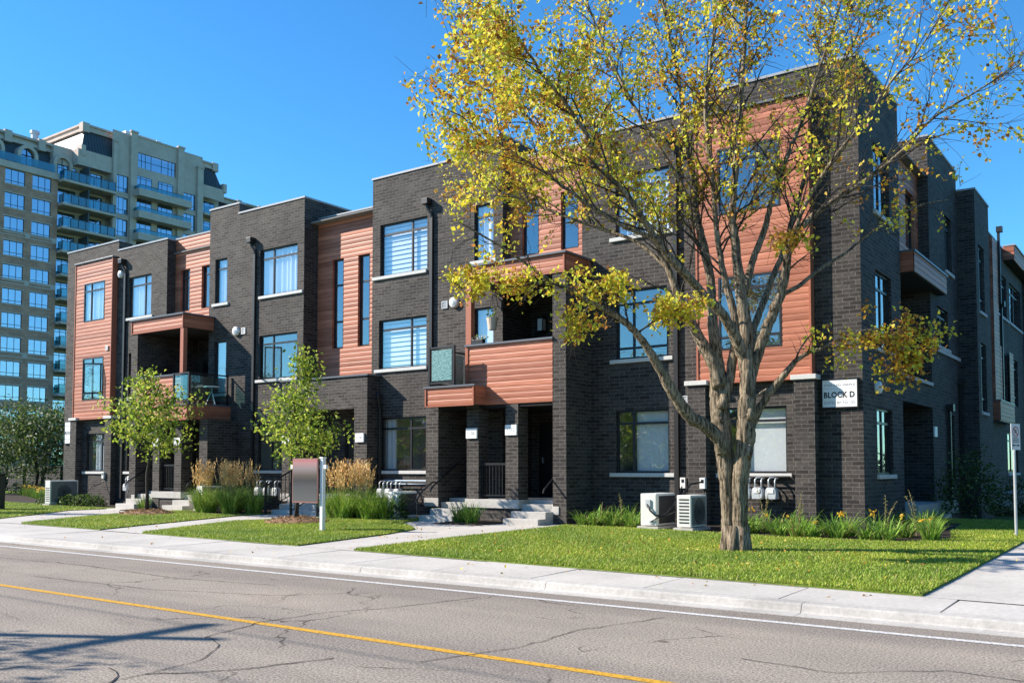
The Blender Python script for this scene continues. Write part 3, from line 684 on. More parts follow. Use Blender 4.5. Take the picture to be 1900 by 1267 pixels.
t = MB(); t.box(-5.49, -5.14, 40.0, 45.2, 9.6, 9.63); t.build('soffit', 'soffit', can)
cp = MB(RIGHT(-5.42)); siding(cp, 36.85, 38.0, 4.0, 9.9); siding(cp, 40.3, 41.3, 3.4, 6.1); siding(cp, 38.05, 38.9, 3.4, 6.1); cp.T = FRONT(36.83); siding(cp, -5.5, -5.42, 4.0, 9.9); cp.build('siding_bay', 'red_siding', TH)
cp = MB(RIGHT(-5.2)); siding(cp, 36.3, 39.5, 3.3, 3.98); cp.T = FRONT(36.28); siding(cp, -5.5, -5.2, 3.3, 3.98); bx_ = cp.build('terrace_box', 'red_siding', TH)
t = MB(); t.box(-5.5, -5.22, 36.32, 39.5, 3.28, 3.31); t.box(-5.5, -5.16, 36.25, 39.5, 3.98, 4.02); t.build('cap', 'dark_coping', bx_)
t = MB(); t.box(-5.5, -4.6, 36.5, 41, .3, .75); t.box(-4.6, -4.2, 37.2, 38.9, .25, .5); t.build('porch_floor', 'concrete', TH)
for x, y, zb, zt in ((XS + .06, 29.85, .4, 3.3), (XS + .06, 31.7, .4, 4.2), (-5.42, 38.55, 4.05, 7.6), (-5.38, 38.1, 7.65, 10.3)):
    t = MB(); t.box(x - .04, x + .05, y - .05, y + .05, zb, zt); o = t.build('downspout', 'downspout_metal', TH); t = MB(); t.box(x - .06, x + .14, y - .12, y + .12, zt, zt + .2); t.build('scupper', 'downspout_metal', o)
t = MB(); t.box(-38.5, -5.75, 21.28, 43.9, 9.86, 9.9); t.build('roof', 'membrane', TH)
t = MB()
t.box(XS - .25, XS + .03, 21.27, 24.58, 10.783, 10.84); t.box(XS - .25, XS + .03, 27.93, 32.02, 10.993, 11.05); t.box(-5.45, -5.14, 32.0, 34.57, 10.383, 10.44); t.box(XS - .9, -5.45, 31.98, 32.25, 10.383, 10.44); t.box(-5.7, -5.47, 34.57, 45.2, 10.0, 10.05); t.box(-5.5, -5.17, 45.2, 60, 10.2, 10.25); t.box(-38.6, -38.3, 21.27, 44, 10.4, 10.45)
t.build('coping', 'coping_metal', TH)

# ------------------------------------------------------------------ the apartment tower behind
CT = thing('apartment_tower', 'tall brown and stone apartment tower with teal glass balconies and mansard roof', 'apartment building', (-115, 65, 0))
TX = -115.0
mb = MB(RIGHT(TX)); FH = 2.93
WH = []
cols = [(50.9, 53.3), (54.55, 56.95), (57.85, 60.2)]
for k in range(12):
    zc = 37.2 - FH * k
    for a, b in cols: WH.append((a, b, zc - .95, zc + .85))
wall(mb, 40, 61.05, -2, 38.1, WH, rev=.2)
mb.quad((40, 0, 38.1), (61.05, 0, 38.1), (61.05, 18, 38.1), (40, 18, 38.1)); mb.T = FRONT(40); mb.quad((-135, 0, -2), (TX, 0, -2), (TX, 0, 38.1), (-135, 0, 38.1))
mb.build('brown_wall', 'brown_brick', CT)
def band(f): t = MB(RIGHT(TX)); f(t); t.build('stone_band', 'limestone', CT)
band(lambda t: t.box(40, 61.1, -.25, .3, 38.1, 38.9))
for z in (29.9, 24.0, 15.1):
    band(lambda t: t.box(40, 61.02, -.06, 0, z, z + .12)); band(lambda t: t.box(40, 61.02, -.06, 0, z + .55, z + .67))
    for y in (53.4, 57.0, 60.3): band(lambda t: t.box(y + .1, y + .7, -.05, 0, z + .12, z + .55))
# one window, copied
def tower_window(a, b, c, e, xs, zs, d0=.12):
    f = window(CT, RIGHT(TX), (a, b, c, e), xs, zs, 'shade', d0=d0, gm='tower_glass', interior=False, fm='slate_metal')
    if a < 61:
        t = MB(RIGHT(TX)); t.box(a - .15, b + .15, -.07, .02, c - .16, c); t.build('sill', 'limestone', f); t = MB(RIGHT(TX)); t.box(a - .15, b + .15, -.05, .02, e, e + .12); t.build('lintel', 'limestone', f)
    return f
P0 = WH[0]; W0 = tower_window(*P0, [.33, .67], [.22])
for h in WH[1:]:
    c = copy_tree(W0, CT); c.location = (0, h[0] - P0[0], h[2] - P0[2])
# mansard storey over the brown wing, with arches
t = MB(RIGHT(TX))
prof = [(1.2, 38.1), (2.6, 42.0), (2.6, 38.1)]
t.T = None
t.prism([(TX - 1.1, 38.12), (TX - 2.4, 42.1), (TX - 18, 42.1), (TX - 18, 38.12)], 40, 63.6, 'y'); t.build('mansard_roof', 'slate_metal', CT)
t = MB(RIGHT(TX)); t.box(40, 63.9, 1.9, 18, 42.1, 42.5); t.box(40, 63.7, 2.2, 18, 42.5, 42.9); t.box(40, 63.9, 1.8, 18, 42.9, 43.2)
for y in (47.5, 51.5, 55.6, 59.8): t.box(y - .45, y + .45, 1.6, 2.4, 41.9, 43.35)
t.build('cornice', 'limestone', CT)
def arch(yc, zb, r, zs, d=.9):
    t = MB(RIGHT(TX)); n = 12; o = [(yc + (r + .42) * math.cos(math.pi * k / n), zs + (r + .42) * math.sin(math.pi * k / n)) for k in range(n + 1)]; i = [(yc + r * math.cos(math.pi * k / n), zs + r * math.sin(math.pi * k / n)) for k in range(n + 1)]
    o = [(yc + r + .42, zb)] + o + [(yc - r - .42, zb)]; i = [(yc + r, zb)] + i + [(yc - r, zb)]
    for (a, b, c, e) in zip(o, o[1:], i[1:], i):
        t.quad((a[0], d, a[1]), (b[0], d, b[1]), (c[0], d, c[1]), (e[0], d, e[1])); t.quad((a[0], d, a[1]), (a[0], d + 1.6, a[1]), (b[0], d + 1.6, b[1]), (b[0], d, b[1])); t.quad((e[0], d, e[1]), (c[0], d, c[1]), (c[0], d + .5, c[1]), (e[0], d + .5, e[1]))
    f = t.build('arch', 'limestone', CT)
    g = MB(RIGHT(TX)); g.f.append([g.P((y, d + .45, z)) for y, z in i]); g.m.append(0); g.build('arch_glass', 'tower_glass', f)
    g = MB(RIGHT(TX)); g.f.append([g.P((y, d + .6, z)) for y, z in i]); g.m.append(0); g.build('arch_backing', 'dark_interior', f)
    g = MB(RIGHT(TX)); g.box(yc - .05, yc + .05, d + .36, d + .44, zb, zs + r); g.box(yc - r, yc + r, d + .36, d + .44, zs - .05, zs + .05); g.build('muntin', 'window_frame', f)
for y in (49.5, 53.6, 57.7, 62.2): arch(y, 38.9, .85, 40.6)
t = MB(RIGHT(TX)); t.box(40, 60.6, -.1, -.04, 39.0, 39.95); t.build('terrace_glass', 'tower_rail_glass', CT)
t = MB(); t.tube([(-124, 62.5, 43), (-124, 62.5, 46.4)], .45, 12); t.tube([(-124, 62.5, 46.4), (-124, 62.5, 46.8)], .6, 12); t.build('chimney_pipe', 'galvanised', CT)
# balcony stack between the wings
t = MB(RIGHT(TX)); t.quad((61.05, 1.3, -2), (68.3, 1.3, -2), (68.3, 1.3, 41.9), (61.05, 1.3, 41.9)); t.quad((61.05, 0, -2), (61.05, 1.3, -2), (61.05, 1.3, 38.1), (61.05, 0, 38.1)); t.build('stone_wall', 'limestone', CT)
for k in range(13):
    z = 38.2 - 3.02 * k
    t = MB(RIGHT(TX)); t.prism([(61.1, z), (68.35, z), (68.35, z - .35), (61.1, z - .35)], -1.25, 1.3, 'y') if False else t.box(61.1, 68.35, -1.2, 1.3, z - .32, z)
    b = t.build('balcony_slab', 'limestone', CT)
    t = MB(RIGHT(TX)); t.box(61.2, 68.25, -1.15, -1.11, z + .08, z + 1.12); t.box(61.2, 61.24, -1.1, 0, z + .08, z + 1.12); t.box(68.2, 68.24, -1.1, 0, z + .08, z + 1.12); t.build('rail_glass', 'tower_rail_glass', b)
    t = MB(RIGHT(TX)); t.box(61.16, 68.29, -1.17, -1.09, z + 1.12, z + 1.18)
    for q in range(8): y = 61.2 + 7.0 * q / 7; t.box(y - .03, y + .03, -1.19, -1.14, z, z + 1.12)
    t.build('rail', 'slate_metal', b)
    t = MB(RIGHT(TX)); t.box(64.6, 64.75, -.9, 1.3, z, z + 2.4); t.build('divider', 'slate_metal', b)
    for a, w_ in ((61.6, 2.4), (65.3, 2.4)):
        h = (a, a + w_, z + .05, z + 2.35); f = window(CT, RIGHT(TX - 1.3), h, [.33, .66], [.85], 'shade', d0=-.06, gm='tower_glass', interior=False, cover=(.35, .62))
        g = MB(RIGHT(TX - 1.3)); g.box(h[0] + .02, h[1] - .02, -.004, -.001, h[2] + .02, h[3] - .02); g.build('dark_backing', 'dark_interior', f)
t = MB(); t.box(TX - 8, TX + .02, 63.6, 68.3, 40.9, 43.0); t.build('stone_fascia', 'limestone', CT)
# stone centre
mb = MB(RIGHT(TX)); CW = []
for k in range(13):
    z = 38.75 - 2.97 * k
    for a, b in ((68.75, 70.75), (79.3, 81.3)): CW.append((a, b, z, z + 2.25))
big = (72.1, 78.0, 42.75, 44.8)
wall(mb, 68.3, 82.4, -2, 46.9, CW + [big], rev=.2)
mb.T = FRONT(68.3); mb.quad((-133, 0, 38), (TX, 0, 38), (TX, 0, 43.0), (-133, 0, 43.0))
mb.T = RIGHT(TX - 1.3); mb.quad((82.4, 0, -2), (86.2, 0, -2), (86.2, 0, 43), (82.4, 0, 43)); mb.T = RIGHT(TX); mb.quad((82.4, 0, 41.2), (86.2, 0, 41.2), (86.2, 0, 43), (82.4, 0, 43))
mb.build('stone_wall', 'limestone', CT)
P0 = CW[0]; W0 = tower_window(*P0, [.33, .67], [.25])
for h in CW[1:]:
    c = copy_tree(W0, CT); c.location = (0, h[0] - P0[0], h[2] - P0[2])
f = window(CT, RIGHT(TX), big, [.1, .2, .35, .62, .8, .9], [.5], 'none', d0=.12, gm='tower_glass', interior=False)
g = MB(RIGHT(TX)); g.box(big[0], big[1], .3, .32, big[2], big[3]); g.build('dark_backing', 'meter_grey', f)
t = MB(RIGHT(TX))
for y, zt in ((68.35, 45.2), (71.3, 47.2), (78.6, 47.1), (81.85, 45.1)): t.box(y - .45 * (y > 69), y + .5, -.35, 0, -2, zt); t.box(y - .55 * (y > 69), y + .6, -.45, 0, zt, zt + .25)
t.box(71.8, 78.1, -.1, .25, 46.9, 47.1); t.build('pilaster', 'limestone', CT)
for k in range(13):
    z = 39.4 - 3.0 * k
    t = MB(RIGHT(TX)); t.box(71.3, 79.5, -1.7, 0, z - .95, z); b = t.build('balcony_slab', 'limestone', CT)
    t = MB(RIGHT(TX)); t.box(71.35, 79.45, -1.66, -1.63, z + .06, z + .5); t.box(71.35, 71.38, -1.6, 0, z + .06, z + .5); t.build('rail_glass', 'tower_rail_glass', b)
    t = MB(RIGHT(TX)); t.box(71.32, 79.48, -1.68, -1.61, z + .5, z + .56); t.build('rail', 'slate_metal', b)
    for a in (71.9, 75.2):
        h = (a, a + 2.3, z - .1, z + 2.15); f = window(CT, RIGHT(TX), h, [.25, .62], [.86], 'shade', d0=-.07, gm='tower_glass', interior=False, cover=(.1, .9))
        g = MB(RIGHT(TX)); g.box(h[0] + .02, h[1] - .02, -.004, -.001, h[2] + .02, h[3] - .02); g.build('dark_backing', 'dark_interior', f)
    z = 40.5 - 3.0 * k; t = MB(RIGHT(TX)); t.box(82.5, 85.6, -.5, 1.3, z - 2.0, z - 1.7); b = t.build('balcony_slab', 'limestone', CT)
    t = MB(RIGHT(TX)); t.box(82.5, 85.6, -.46, -.43, z - 1.7, z - .7); t.build('rail_glass', 'tower_rail_glass', b)
    h = (82.9, 85.4, z - 1.65, z + .5); f = window(CT, RIGHT(TX - 1.3), h, [.3, .7], [.86], 'none', d0=-.07, gm='tower_glass', interior=False); g = MB(RIGHT(TX - 1.3)); g.box(h[0], h[1], -.004, -.001, h[2], h[3]); g.build('dark_backing', 'dark_interior', f)
# penthouse mansards and cornices
t = MB(); z0, z1 = 43.0, 45.9
def frust(x0, x1, y0, y1, x2, x3, y2, y3, za, zb):
    a = [(x0, y0, za), (x1, y0, za), (x1, y1, za), (x0, y1, za)]; b = [(x2, y2, zb), (x3, y2, zb), (x3, y3, zb), (x2, y3, zb)]
    t.quad(*b)
    for k in range(4): t.quad(a[k], a[(k + 1) % 4], b[(k + 1) % 4], b[k])
frust(-133, TX - .2, 64.1, 71.2, -132, TX - 1.1, 65.0, 71.2, z0, z1); frust(-133, TX - .2, 78.8, 86.0, -132, TX - 1.1, 78.8, 85.2, z0, z1)
t.build('mansard_roof', 'slate_metal', CT)
for ys_ in (np.arange(64.8, 70.6, .42), np.arange(79.4, 85.0, .42)):
    for y0 in ys_: t = MB(); t.tube([(TX - .17, y0 + .1, 43.02), (TX - 1.07, y0 + .1, 45.88)], .05, 4); t.build('roof_seam', 'slate_metal', CT)
# unseen copy of the row, added beyond the walk to darken the courtyard wall
copy_tree(TH, None, 'unseen dark brick townhouse row added across the side walk to shade the courtyard wall', Vector((24.9, 21, 0)))
t = MB()
for y0, y1 in ((64.7, 71.0), (79.0, 85.5)):
    t.box(-132.3, TX - .85, y0, y1, 45.9, 46.1); t.box(-132.3, TX - 1.0, y0 + .15, y1 - .15, 46.1, 46.6); t.box(-132.3, TX - .8, y0 - .05, y1 + .05, 46.6, 46.85)
t.box(TX - 1.6, TX - .7, 64.55, 65.5, 45.7, 46.95); t.box(TX - 1.6, TX - .7, 84.7, 85.65, 45.7, 46.95); t.box(TX - 1.2, TX + .1, 64.0, 64.6, 42.2, 43.6); t.box(TX - 1.2, TX + .1, 86.0, 86.6, 42.6, 43.9)
t.build('cornice', 'limestone', CT)
t = MB()
for y in (72.2, 73.6, 75.0, 76.2): t.tube([(TX - 2, y, 46.9), (TX - 2, y, 48.0)], .05, 5)
t.tube([(TX - 2, 72.2, 48), (TX - 2, 76.2, 48)], .05, 5); t.box(TX - 3, TX - 1.8, 71.3, 72.2, 46.9, 48.0); t.box(TX - 3, TX - 1.6, 75.9, 76.6, 46.9, 47.9); t.build('roof_railing', 'galvanised', CT)
# lower wing to the right
mb = MB(); mb.box(-133, TX - .5, 86.2, 97, -2, 39.5); mb.build('brown_wall', 'brown_brick', CT)
mb = MB(); mb.prism([(TX - 1.1, 39.5), (TX - 2.0, 41.6), (-132, 41.6), (-132, 39.5)], 86.2, 97, 'y'); mb.build('mansard_roof', 'slate_metal', CT)
t = MB(); t.box(-132, TX - 1.5, 86.2, 97, 41.6, 41.85); t.box(-132, TX - 1.7, 86.2, 97, 41.85, 42.3); t.box(-132, TX - 1.4, 86.2, 97, 42.3, 42.5)
for y in (90, 94): t.box(TX - 2, TX - 1.2, y - .4, y + .4, 41.5, 42.6)
t.build('cornice', 'limestone', CT); arch(87.9, 38.0, .85, 40.0, .6)
t = MB(); t.box(-134.9, TX - 1.35, 61.1, 86.1, -2, 42.9); t.build('core', 'limestone', CT)

# ------------------------------------------------------------------ leaves, blades, branches
def col_attr(me, cols, per):
    a = me.color_attributes.new('Col', 'FLOAT_COLOR', 'POINT')
    c = np.ones((len(cols), 4), dtype=np.float32); c[:, :3] = cols
    a.data.foreach_set('color', np.repeat(c, per, axis=0).ravel())
def raw_mesh(name, V, F, mat, parent, loc=(0, 0, 0), cols=None, per=1):
    me = bpy.data.meshes.new(name); V = np.asarray(V, np.float32).reshape(-1, 3) - np.asarray(loc, np.float32)
    F = np.asarray(F, np.int32); k = F.shape[1]
    me.vertices.add(len(V)); me.vertices.foreach_set('co', V.ravel())
    me.loops.add(F.size); me.loops.foreach_set('vertex_index', F.ravel())
    me.polygons.add(len(F)); me.polygons.foreach_set('loop_start', np.arange(0, F.size, k, dtype=np.int32)); 
    me.update(calc_edges=True); me.materials.append(M[mat])
    if cols is not None: col_attr(me, cols, per)
    me.validate(); o = bpy.data.objects.new(name, me); col.objects.link(o)
    if parent is not None: o.parent = parent
    return o
def unit(a): return a / (np.linalg.norm(a, axis=1, keepdims=True) + 1e-9)
def leaves(name, C, size, cols, parent, mat='leaf', loc=(0, 0, 0), droop=.35, wide=.62, up=.5, r=rng):
    n = len(C); C = np.asarray(C, float)
    d = r.normal(size=(n, 3)); d[:, 2] -= droop; d = unit(d)
    nm = r.normal(size=(n, 3)); nm[:, 2] += up; nm = unit(nm - d * (nm * d).sum(1, keepdims=True)); s = np.cross(d, nm)
    L = (size * r.uniform(.65, 1.35, n))[:, None]; W = L * wide
    tip = C + d * L + nm * L * -.12; mid = C + d * L * .45
    l = mid + s * W * .5 + nm * L * .14; q = mid - s * W * .5 + nm * L * .14
    V = np.stack([C, l, tip, q], 1).reshape(-1, 3); b = np.arange(n)[:, None] * 4
    F = np.concatenate([b + [0, 1, 2], b + [0, 2, 3]])
    return raw_mesh(name, V, F, mat, parent, loc, cols, 4)
def blades(name, B, length, width, cols, parent, mat='blade', loc=(0, 0, 0), lean=.5, curl=.6, seg=4, r=rng, out=None):
    n = len(B); B = np.asarray(B, float); az = r.uniform(0, 2 * np.pi, n) if out is None else out
    dirx = np.stack([np.cos(az), np.sin(az), np.zeros(n)], 1); side = np.stack([-np.sin(az), np.cos(az), np.zeros(n)], 1)
    L = length * r.uniform(.6, 1.15, n); ln = lean * r.uniform(.3, 1.2, n); cu = curl * r.uniform(.3, 1.3, n)
    V = []
    p = B.copy(); ang = ln.copy()
    for k in range(seg + 1):
        w = width * (1 - (k / seg) ** 1.6) * .5 + .0006
        V.append(p - side * w); V.append(p + side * w)
        st = L / seg; p = p + dirx * (np.sin(ang) * st)[:, None]; p = p + np.stack([np.zeros(n), np.zeros(n), np.cos(ang) * st], 1); ang = ang + cu / seg * 2 * (k + 1) / seg
    V = np.stack(V, 1); m = 2 * (seg + 1); V = V.reshape(-1, 3); b = np.arange(n)[:, None] * m
    F = np.concatenate([b + [2 * k, 2 * k + 1, 2 * k + 3, 2 * k + 2] for k in range(seg)])
    return raw_mesh(name, V, F, mat, parent, loc, cols, m)
def palette(n, entries, r=rng, jit=.18):
    w_ = np.array([e[0] for e in entries], float); idx = r.choice(len(entries), n, p=w_ / w_.sum())
    c = np.array([e[1] for e in entries])[idx]; return np.clip(c * r.uniform(1 - jit, 1 + jit, (n, 1)) * r.uniform(.93, 1.07, (n, 3)), 0, 1)
YELL = [(6, (.78, .66, .06)), (5, (.62, .61, .07)), (2, (.74, .50, .06)), (1.1, (.52, .26, .05)), (1.0, (.28, .13, .05)), (1.8, (.38, .45, .07))]
ORNG = [(3, (.58, .34, .04)), (3, (.50, .24, .04)), (2, (.60, .46, .05)), (1.5, (.32, .14, .04))]
GREEN = [(4, (.16, .25, .035)), (3, (.24, .33, .05)), (2, (.10, .17, .025)), (1, (.36, .40, .07))]
DARKG = [(4, (.045, .085, .02)), (3, (.07, .12, .03)), (1, (.12, .16, .04))]

def grow(limbs, r, spawn=.28, t0=.3, blen=(.9, 2.0), up=.15, out=None, twig=5, tlen=(.3, .75), rmax=.02):
    """limbs: list of (points, radii) -> (branch list, twig tip points with directions)"""
    br, tips = [], []
    for pts, rad in limbs:
        P = [Vector(p) for p in pts]; seg = [0]
        for a, b in zip(P, P[1:]): seg.append(seg[-1] + (b - a).length)
        T = seg[-1]; s = T * t0
        while s < T:
            k = max(i for i in range(len(seg)) if seg[i] <= s); k = min(k, len(P) - 2); f = (s - seg[k]) / max(1e-6, seg[k + 1] - seg[k])
            p = P[k].lerp(P[k + 1], f); d = (P[k + 1] - P[k]).normalized(); rr = rad[k] + (rad[k + 1] - rad[k]) * f; t = s / T
            q = Vector((r.gauss(0, 1), r.gauss(0, 1), r.gauss(0, .8))); q = (q - d * q.dot(d)).normalized()
            v = (d * .75 + q * r.uniform(.55, 1.0) + Vector((0, 0, up)))
            if out is not None: o = (p - out); o.z *= .3; v += o.normalized() * .25 if o.length > .1 else Vector((0, 0, 0))
            v.normalize(); L = r.uniform(*blen) * (1 - .45 * t); pp = [p]; dd = v.copy(); n = 5
            for i in range(n):
                dd = (dd + Vector((r.gauss(0, .16), r.gauss(0, .16), r.gauss(.04, .13)))).normalized(); pp.append(pp[-1] + dd * L / n)
            r0 = min(rr * .55, rmax); br.append((pp, [r0 * (1 - .8 * i / n) for i in range(n + 1)], 5))
            for j in range(twig):
                i = r.uniform(1.2, n); kk = min(int(i), n - 1); a = pp[kk].lerp(pp[kk + 1], i - kk); bd = (pp[kk + 1] - pp[kk]).normalized()
                q = Vector((r.gauss(0, 1), r.gauss(0, 1), r.gauss(0, .8))); td = (bd * .8 + q.normalized() * .75).normalized(); tl = r.uniform(*tlen); tp = [a]
                for _ in range(3): td = (td + Vector((r.gauss(0, .2), r.gauss(0, .2), r.gauss(.0, .16)))).normalized(); tp.append(tp[-1] + td * tl / 3)
                br.append((tp, [max(.0042, r0 * .32), max(.0036, r0 * .26), .003, .002], 3)); tips.append(tp)
            s += spawn * r.uniform(.6, 1.4)
    return br, tips
LIMBS = {
'TL':[(-0.13,-0.03,-0.06,0.157),(-0.11,-0.01,0.24,0.130),(-0.11,-0.02,0.70,0.125),(-0.13,-0.04,1.16,0.125),(-0.15,-0.06,1.62,0.149),(-0.18,-0.09,2.09,0.158),(-0.21,-0.11,2.46,0.168),(-0.22,-0.12,2.88,0.154),(-0.24,-0.14,3.21,0.126),(-0.27,-0.16,3.58,0.075)],
'TR':[(0.11,0.02,-0.07,0.156),(0.10,-0.02,0.24,0.129),(0.11,-0.05,0.70,0.129),(0.13,-0.08,1.16,0.133),(0.19,-0.08,1.62,0.138),(0.24,-0.08,1.99,0.156),(0.27,-0.10,2.44,0.151),(0.29,-0.11,2.74,0.137),(0.31,-0.13,3.08,0.114),(0.33,-0.16,3.45,0.073)],
'L1':[(-0.12,-0.19,1.71,0.120),(-0.16,-0.32,1.96,0.119),(-0.34,-0.59,2.20,0.110),(-0.47,-0.75,2.30,0.105),(-0.63,-1.05,2.68,0.099),(-0.73,-1.27,3.03,0.081),(-0.82,-1.46,3.31,0.071),(-0.95,-1.72,3.64,0.062),(-1.14,-2.01,3.90,0.053),(-1.42,-2.39,4.10,0.044),(-1.57,-2.61,4.26,0.039),(-1.84,-2.98,4.43,0.030),(-2.11,-3.37,4.70,0.025),(-2.33,-3.70,4.92,0.021),(-2.69,-4.23,5.23,0.012)],
'L2':[(-0.15,-0.28,2.82,0.120),(-0.25,-0.27,3.22,0.111),(-0.52,-0.34,3.76,0.098),(-0.81,-0.41,4.38,0.085),(-1.01,-0.44,4.95,0.066),(-1.33,-0.52,5.65,0.058),(-1.65,-0.62,6.27,0.048),(-2.10,-0.79,7.00,0.034),(-2.48,-0.92,7.63,0.025),(-2.85,-1.07,8.17,0.015)],
'L3':[(0.23,-0.02,3.00,0.111),(0.23,-0.19,3.40,0.101),(0.08,-0.58,3.98,0.090),(-0.11,-0.90,4.29,0.081),(-0.29,-1.22,4.60,0.080),(-0.44,-1.49,4.85,0.075),(-0.58,-1.76,5.16,0.070),(-0.76,-2.16,5.63,0.060),(-0.91,-2.45,5.94,0.051),(-1.11,-2.80,6.22,0.042),(-1.12,-3.01,6.60,0.038),(-1.30,-3.45,7.10,0.033),(-1.45,-3.76,7.40,0.029),(-1.59,-4.13,7.80,0.020),(-1.75,-4.47,8.10,0.012)],
'L4':[(-0.13,-0.27,2.87,0.111),(-0.20,-0.21,3.18,0.102),(-0.37,-0.02,4.10,0.095),(-0.47,0.13,4.80,0.091),(-0.69,0.25,5.63,0.083),(-0.80,0.29,6.03,0.074),(-0.88,0.43,6.68,0.064),(-1.14,0.54,7.68,0.055),(-1.30,0.71,8.70,0.046),(-1.59,0.83,9.87,0.036),(-1.83,0.98,11.08,0.021)],
'L5':[(-0.13,-0.24,2.45,0.092),(-0.00,-0.11,3.10,0.083),(0.05,-0.02,3.95,0.075),(-0.11,-0.08,4.71,0.066),(-0.23,-0.12,5.57,0.056),(-0.30,-0.11,6.54,0.047),(-0.41,-0.12,7.62,0.043),(-0.34,-0.01,8.81,0.034),(-0.23,0.12,9.81,0.024),(-0.16,0.22,10.73,0.015)],
'C1':[(0.24,0.00,2.76,0.138),(0.26,0.02,3.24,0.129),(0.21,-0.01,4.05,0.116),(0.16,-0.04,4.53,0.107),(0.10,-0.09,5.35,0.093),(0.05,-0.12,5.81,0.079),(0.12,-0.07,6.76,0.065),(0.18,-0.02,7.71,0.052),(0.25,0.03,8.66,0.042),(0.30,0.06,9.63,0.033),(0.38,0.12,10.79,0.014)],
'C2':[(0.13,0.19,4.49,0.085),(0.17,0.28,4.74,0.075),(0.22,0.42,5.12,0.071),(0.35,0.65,5.69,0.067),(0.39,0.74,5.98,0.058),(0.53,1.03,6.78,0.049),(0.79,1.47,7.84,0.039),(0.99,1.83,8.83,0.030),(1.19,2.19,9.83,0.020),(1.36,2.54,10.97,0.013)],
'R1':[(0.27,0.02,2.82,0.101),(0.36,-0.00,3.16,0.092),(0.56,0.00,3.69,0.091),(0.73,0.01,4.09,0.091),(0.90,0.01,4.52,0.082),(1.05,-0.06,5.22,0.076),(1.25,-0.00,5.46,0.072),(1.59,0.13,5.77,0.058),(2.21,0.38,6.18,0.040),(2.75,0.58,6.63,0.031),(3.14,0.71,7.07,0.022),(3.71,0.93,7.42,0.017),(4.36,1.19,7.82,0.009)],
'R3':[(0.76,-0.07,4.08,0.054),(0.77,0.07,4.32,0.050),(0.99,0.45,4.54,0.042),(1.24,0.92,4.90,0.037),(1.53,1.41,5.23,0.029),(1.71,1.74,5.50,0.024),(1.99,2.20,5.84,0.019),(2.40,2.86,6.25,0.015),(2.83,3.50,6.46,0.010)],
'R4':[(0.25,0.05,2.08,0.083),(0.33,0.04,2.24,0.074),(0.55,0.01,2.61,0.064),(0.81,0.03,2.92,0.059),(1.05,0.04,3.19,0.045),(1.28,0.09,3.35,0.031),(1.49,0.14,3.41,0.027),(1.83,0.22,3.58,0.018),(2.25,0.33,3.68,0.013),(2.60,0.43,3.53,0.009)],
'R5':[(0.25,0.12,3.01,0.074),(0.22,0.38,3.83,0.066),(0.29,0.57,4.25,0.067),(0.40,0.84,4.81,0.063),(0.46,0.97,5.07,0.058),(0.55,1.20,5.54,0.054),(0.66,1.50,6.27,0.044),(0.76,1.84,7.15,0.040),(0.93,2.30,8.28,0.031),(1.20,2.81,9.33,0.026),(1.49,3.32,10.41,0.016),(1.70,3.75,11.40,0.011)],
'R6':[(1.05,-0.05,5.22,0.045),(1.41,-0.20,5.84,0.040),(1.83,-0.28,6.37,0.035),(2.32,-0.34,6.86,0.025),(2.75,-0.43,7.33,0.021),(3.17,-0.49,7.70,0.016),(3.49,-0.58,8.07,0.012),(3.82,-0.72,8.49,0.008)],
'L6':[(-0.50,-1.90,5.12,0.043),(-0.83,-2.49,5.26,0.034),(-1.10,-3.03,5.52,0.029),(-1.38,-3.66,5.83,0.024),(-1.61,-4.18,6.06,0.020),(-1.82,-4.68,6.29,0.016),(-1.99,-5.10,6.47,0.012),(-2.11,-5.37,6.53,0.008)],
'L7':[(-1.02,-0.42,4.95,0.043),(-1.63,-0.46,5.51,0.039),(-2.34,-0.58,5.84,0.035),(-3.08,-0.72,6.18,0.030),(-3.73,-0.85,6.51,0.026),(-4.50,-1.02,6.87,0.021),(-5.07,-1.15,7.15,0.016),(-5.64,-1.29,7.22,0.011)],
'L8':[(-1.16,-2.70,6.25,0.034),(-1.57,-2.90,6.41,0.030),(-1.97,-3.08,6.88,0.026),(-2.37,-3.26,7.35,0.022),(-2.78,-3.44,7.93,0.018),(-3.11,-3.59,8.41,0.013),(-3.37,-3.70,8.80,0.009)],
'L9':[(-0.80,0.29,6.03,0.049),(-1.25,0.32,6.93,0.045),(-1.79,0.29,7.85,0.041),(-2.35,0.28,8.92,0.036),(-2.84,0.29,10.02,0.027),(-3.23,0.33,11.02,0.022),(-3.63,0.36,12.05,0.011)],
}
# ------------------------------------------------------------------ the big street tree
BT = Vector((-6.3, 15.28, G(-6.3, 15.28)))
MT = thing('maple_tree', 'large maple with forked grey trunk and thinning yellow autumn leaves on the lawn', 'tree', BT)
rt = random.Random(5)
tr = MB()
def ring_limb(mb, pts, n=12, jitter=.0, sub=4):
    P = [BT + Vector(p[:3]) for p in pts]; rr = [p[3] * (1 - .18 * min(1, max(0, (p[2] - 3.2) / 2))) for p in pts]; PP, RR = [P[0]], [rr[0]]
    for i in range(len(P) - 1):
        a, b = P[i], P[i + 1]; p0 = P[i - 1] if i else a; p3 = P[i + 2] if i + 2 < len(P) else b
        for k in range(1, sub + 1):
            t = k / sub; q = .5 * ((2 * a) + (-p0 + b) * t + (2 * p0 - 5 * a + 4 * b - p3) * t * t + (-p0 + 3 * a - 3 * b + p3) * t ** 3)
            PP.append(q + Vector((rt.gauss(0, jitter), rt.gauss(0, jitter), 0))); RR.append((rr[i] + (rr[i + 1] - rr[i]) * t) * rt.uniform(.96, 1.05))
    mb.tube(PP, RR, n); return PP, RR
LP = {}
for k, pts in LIMBS.items():
    LP[k] = ring_limb(tr, pts, 10, .008)
tr = MB()
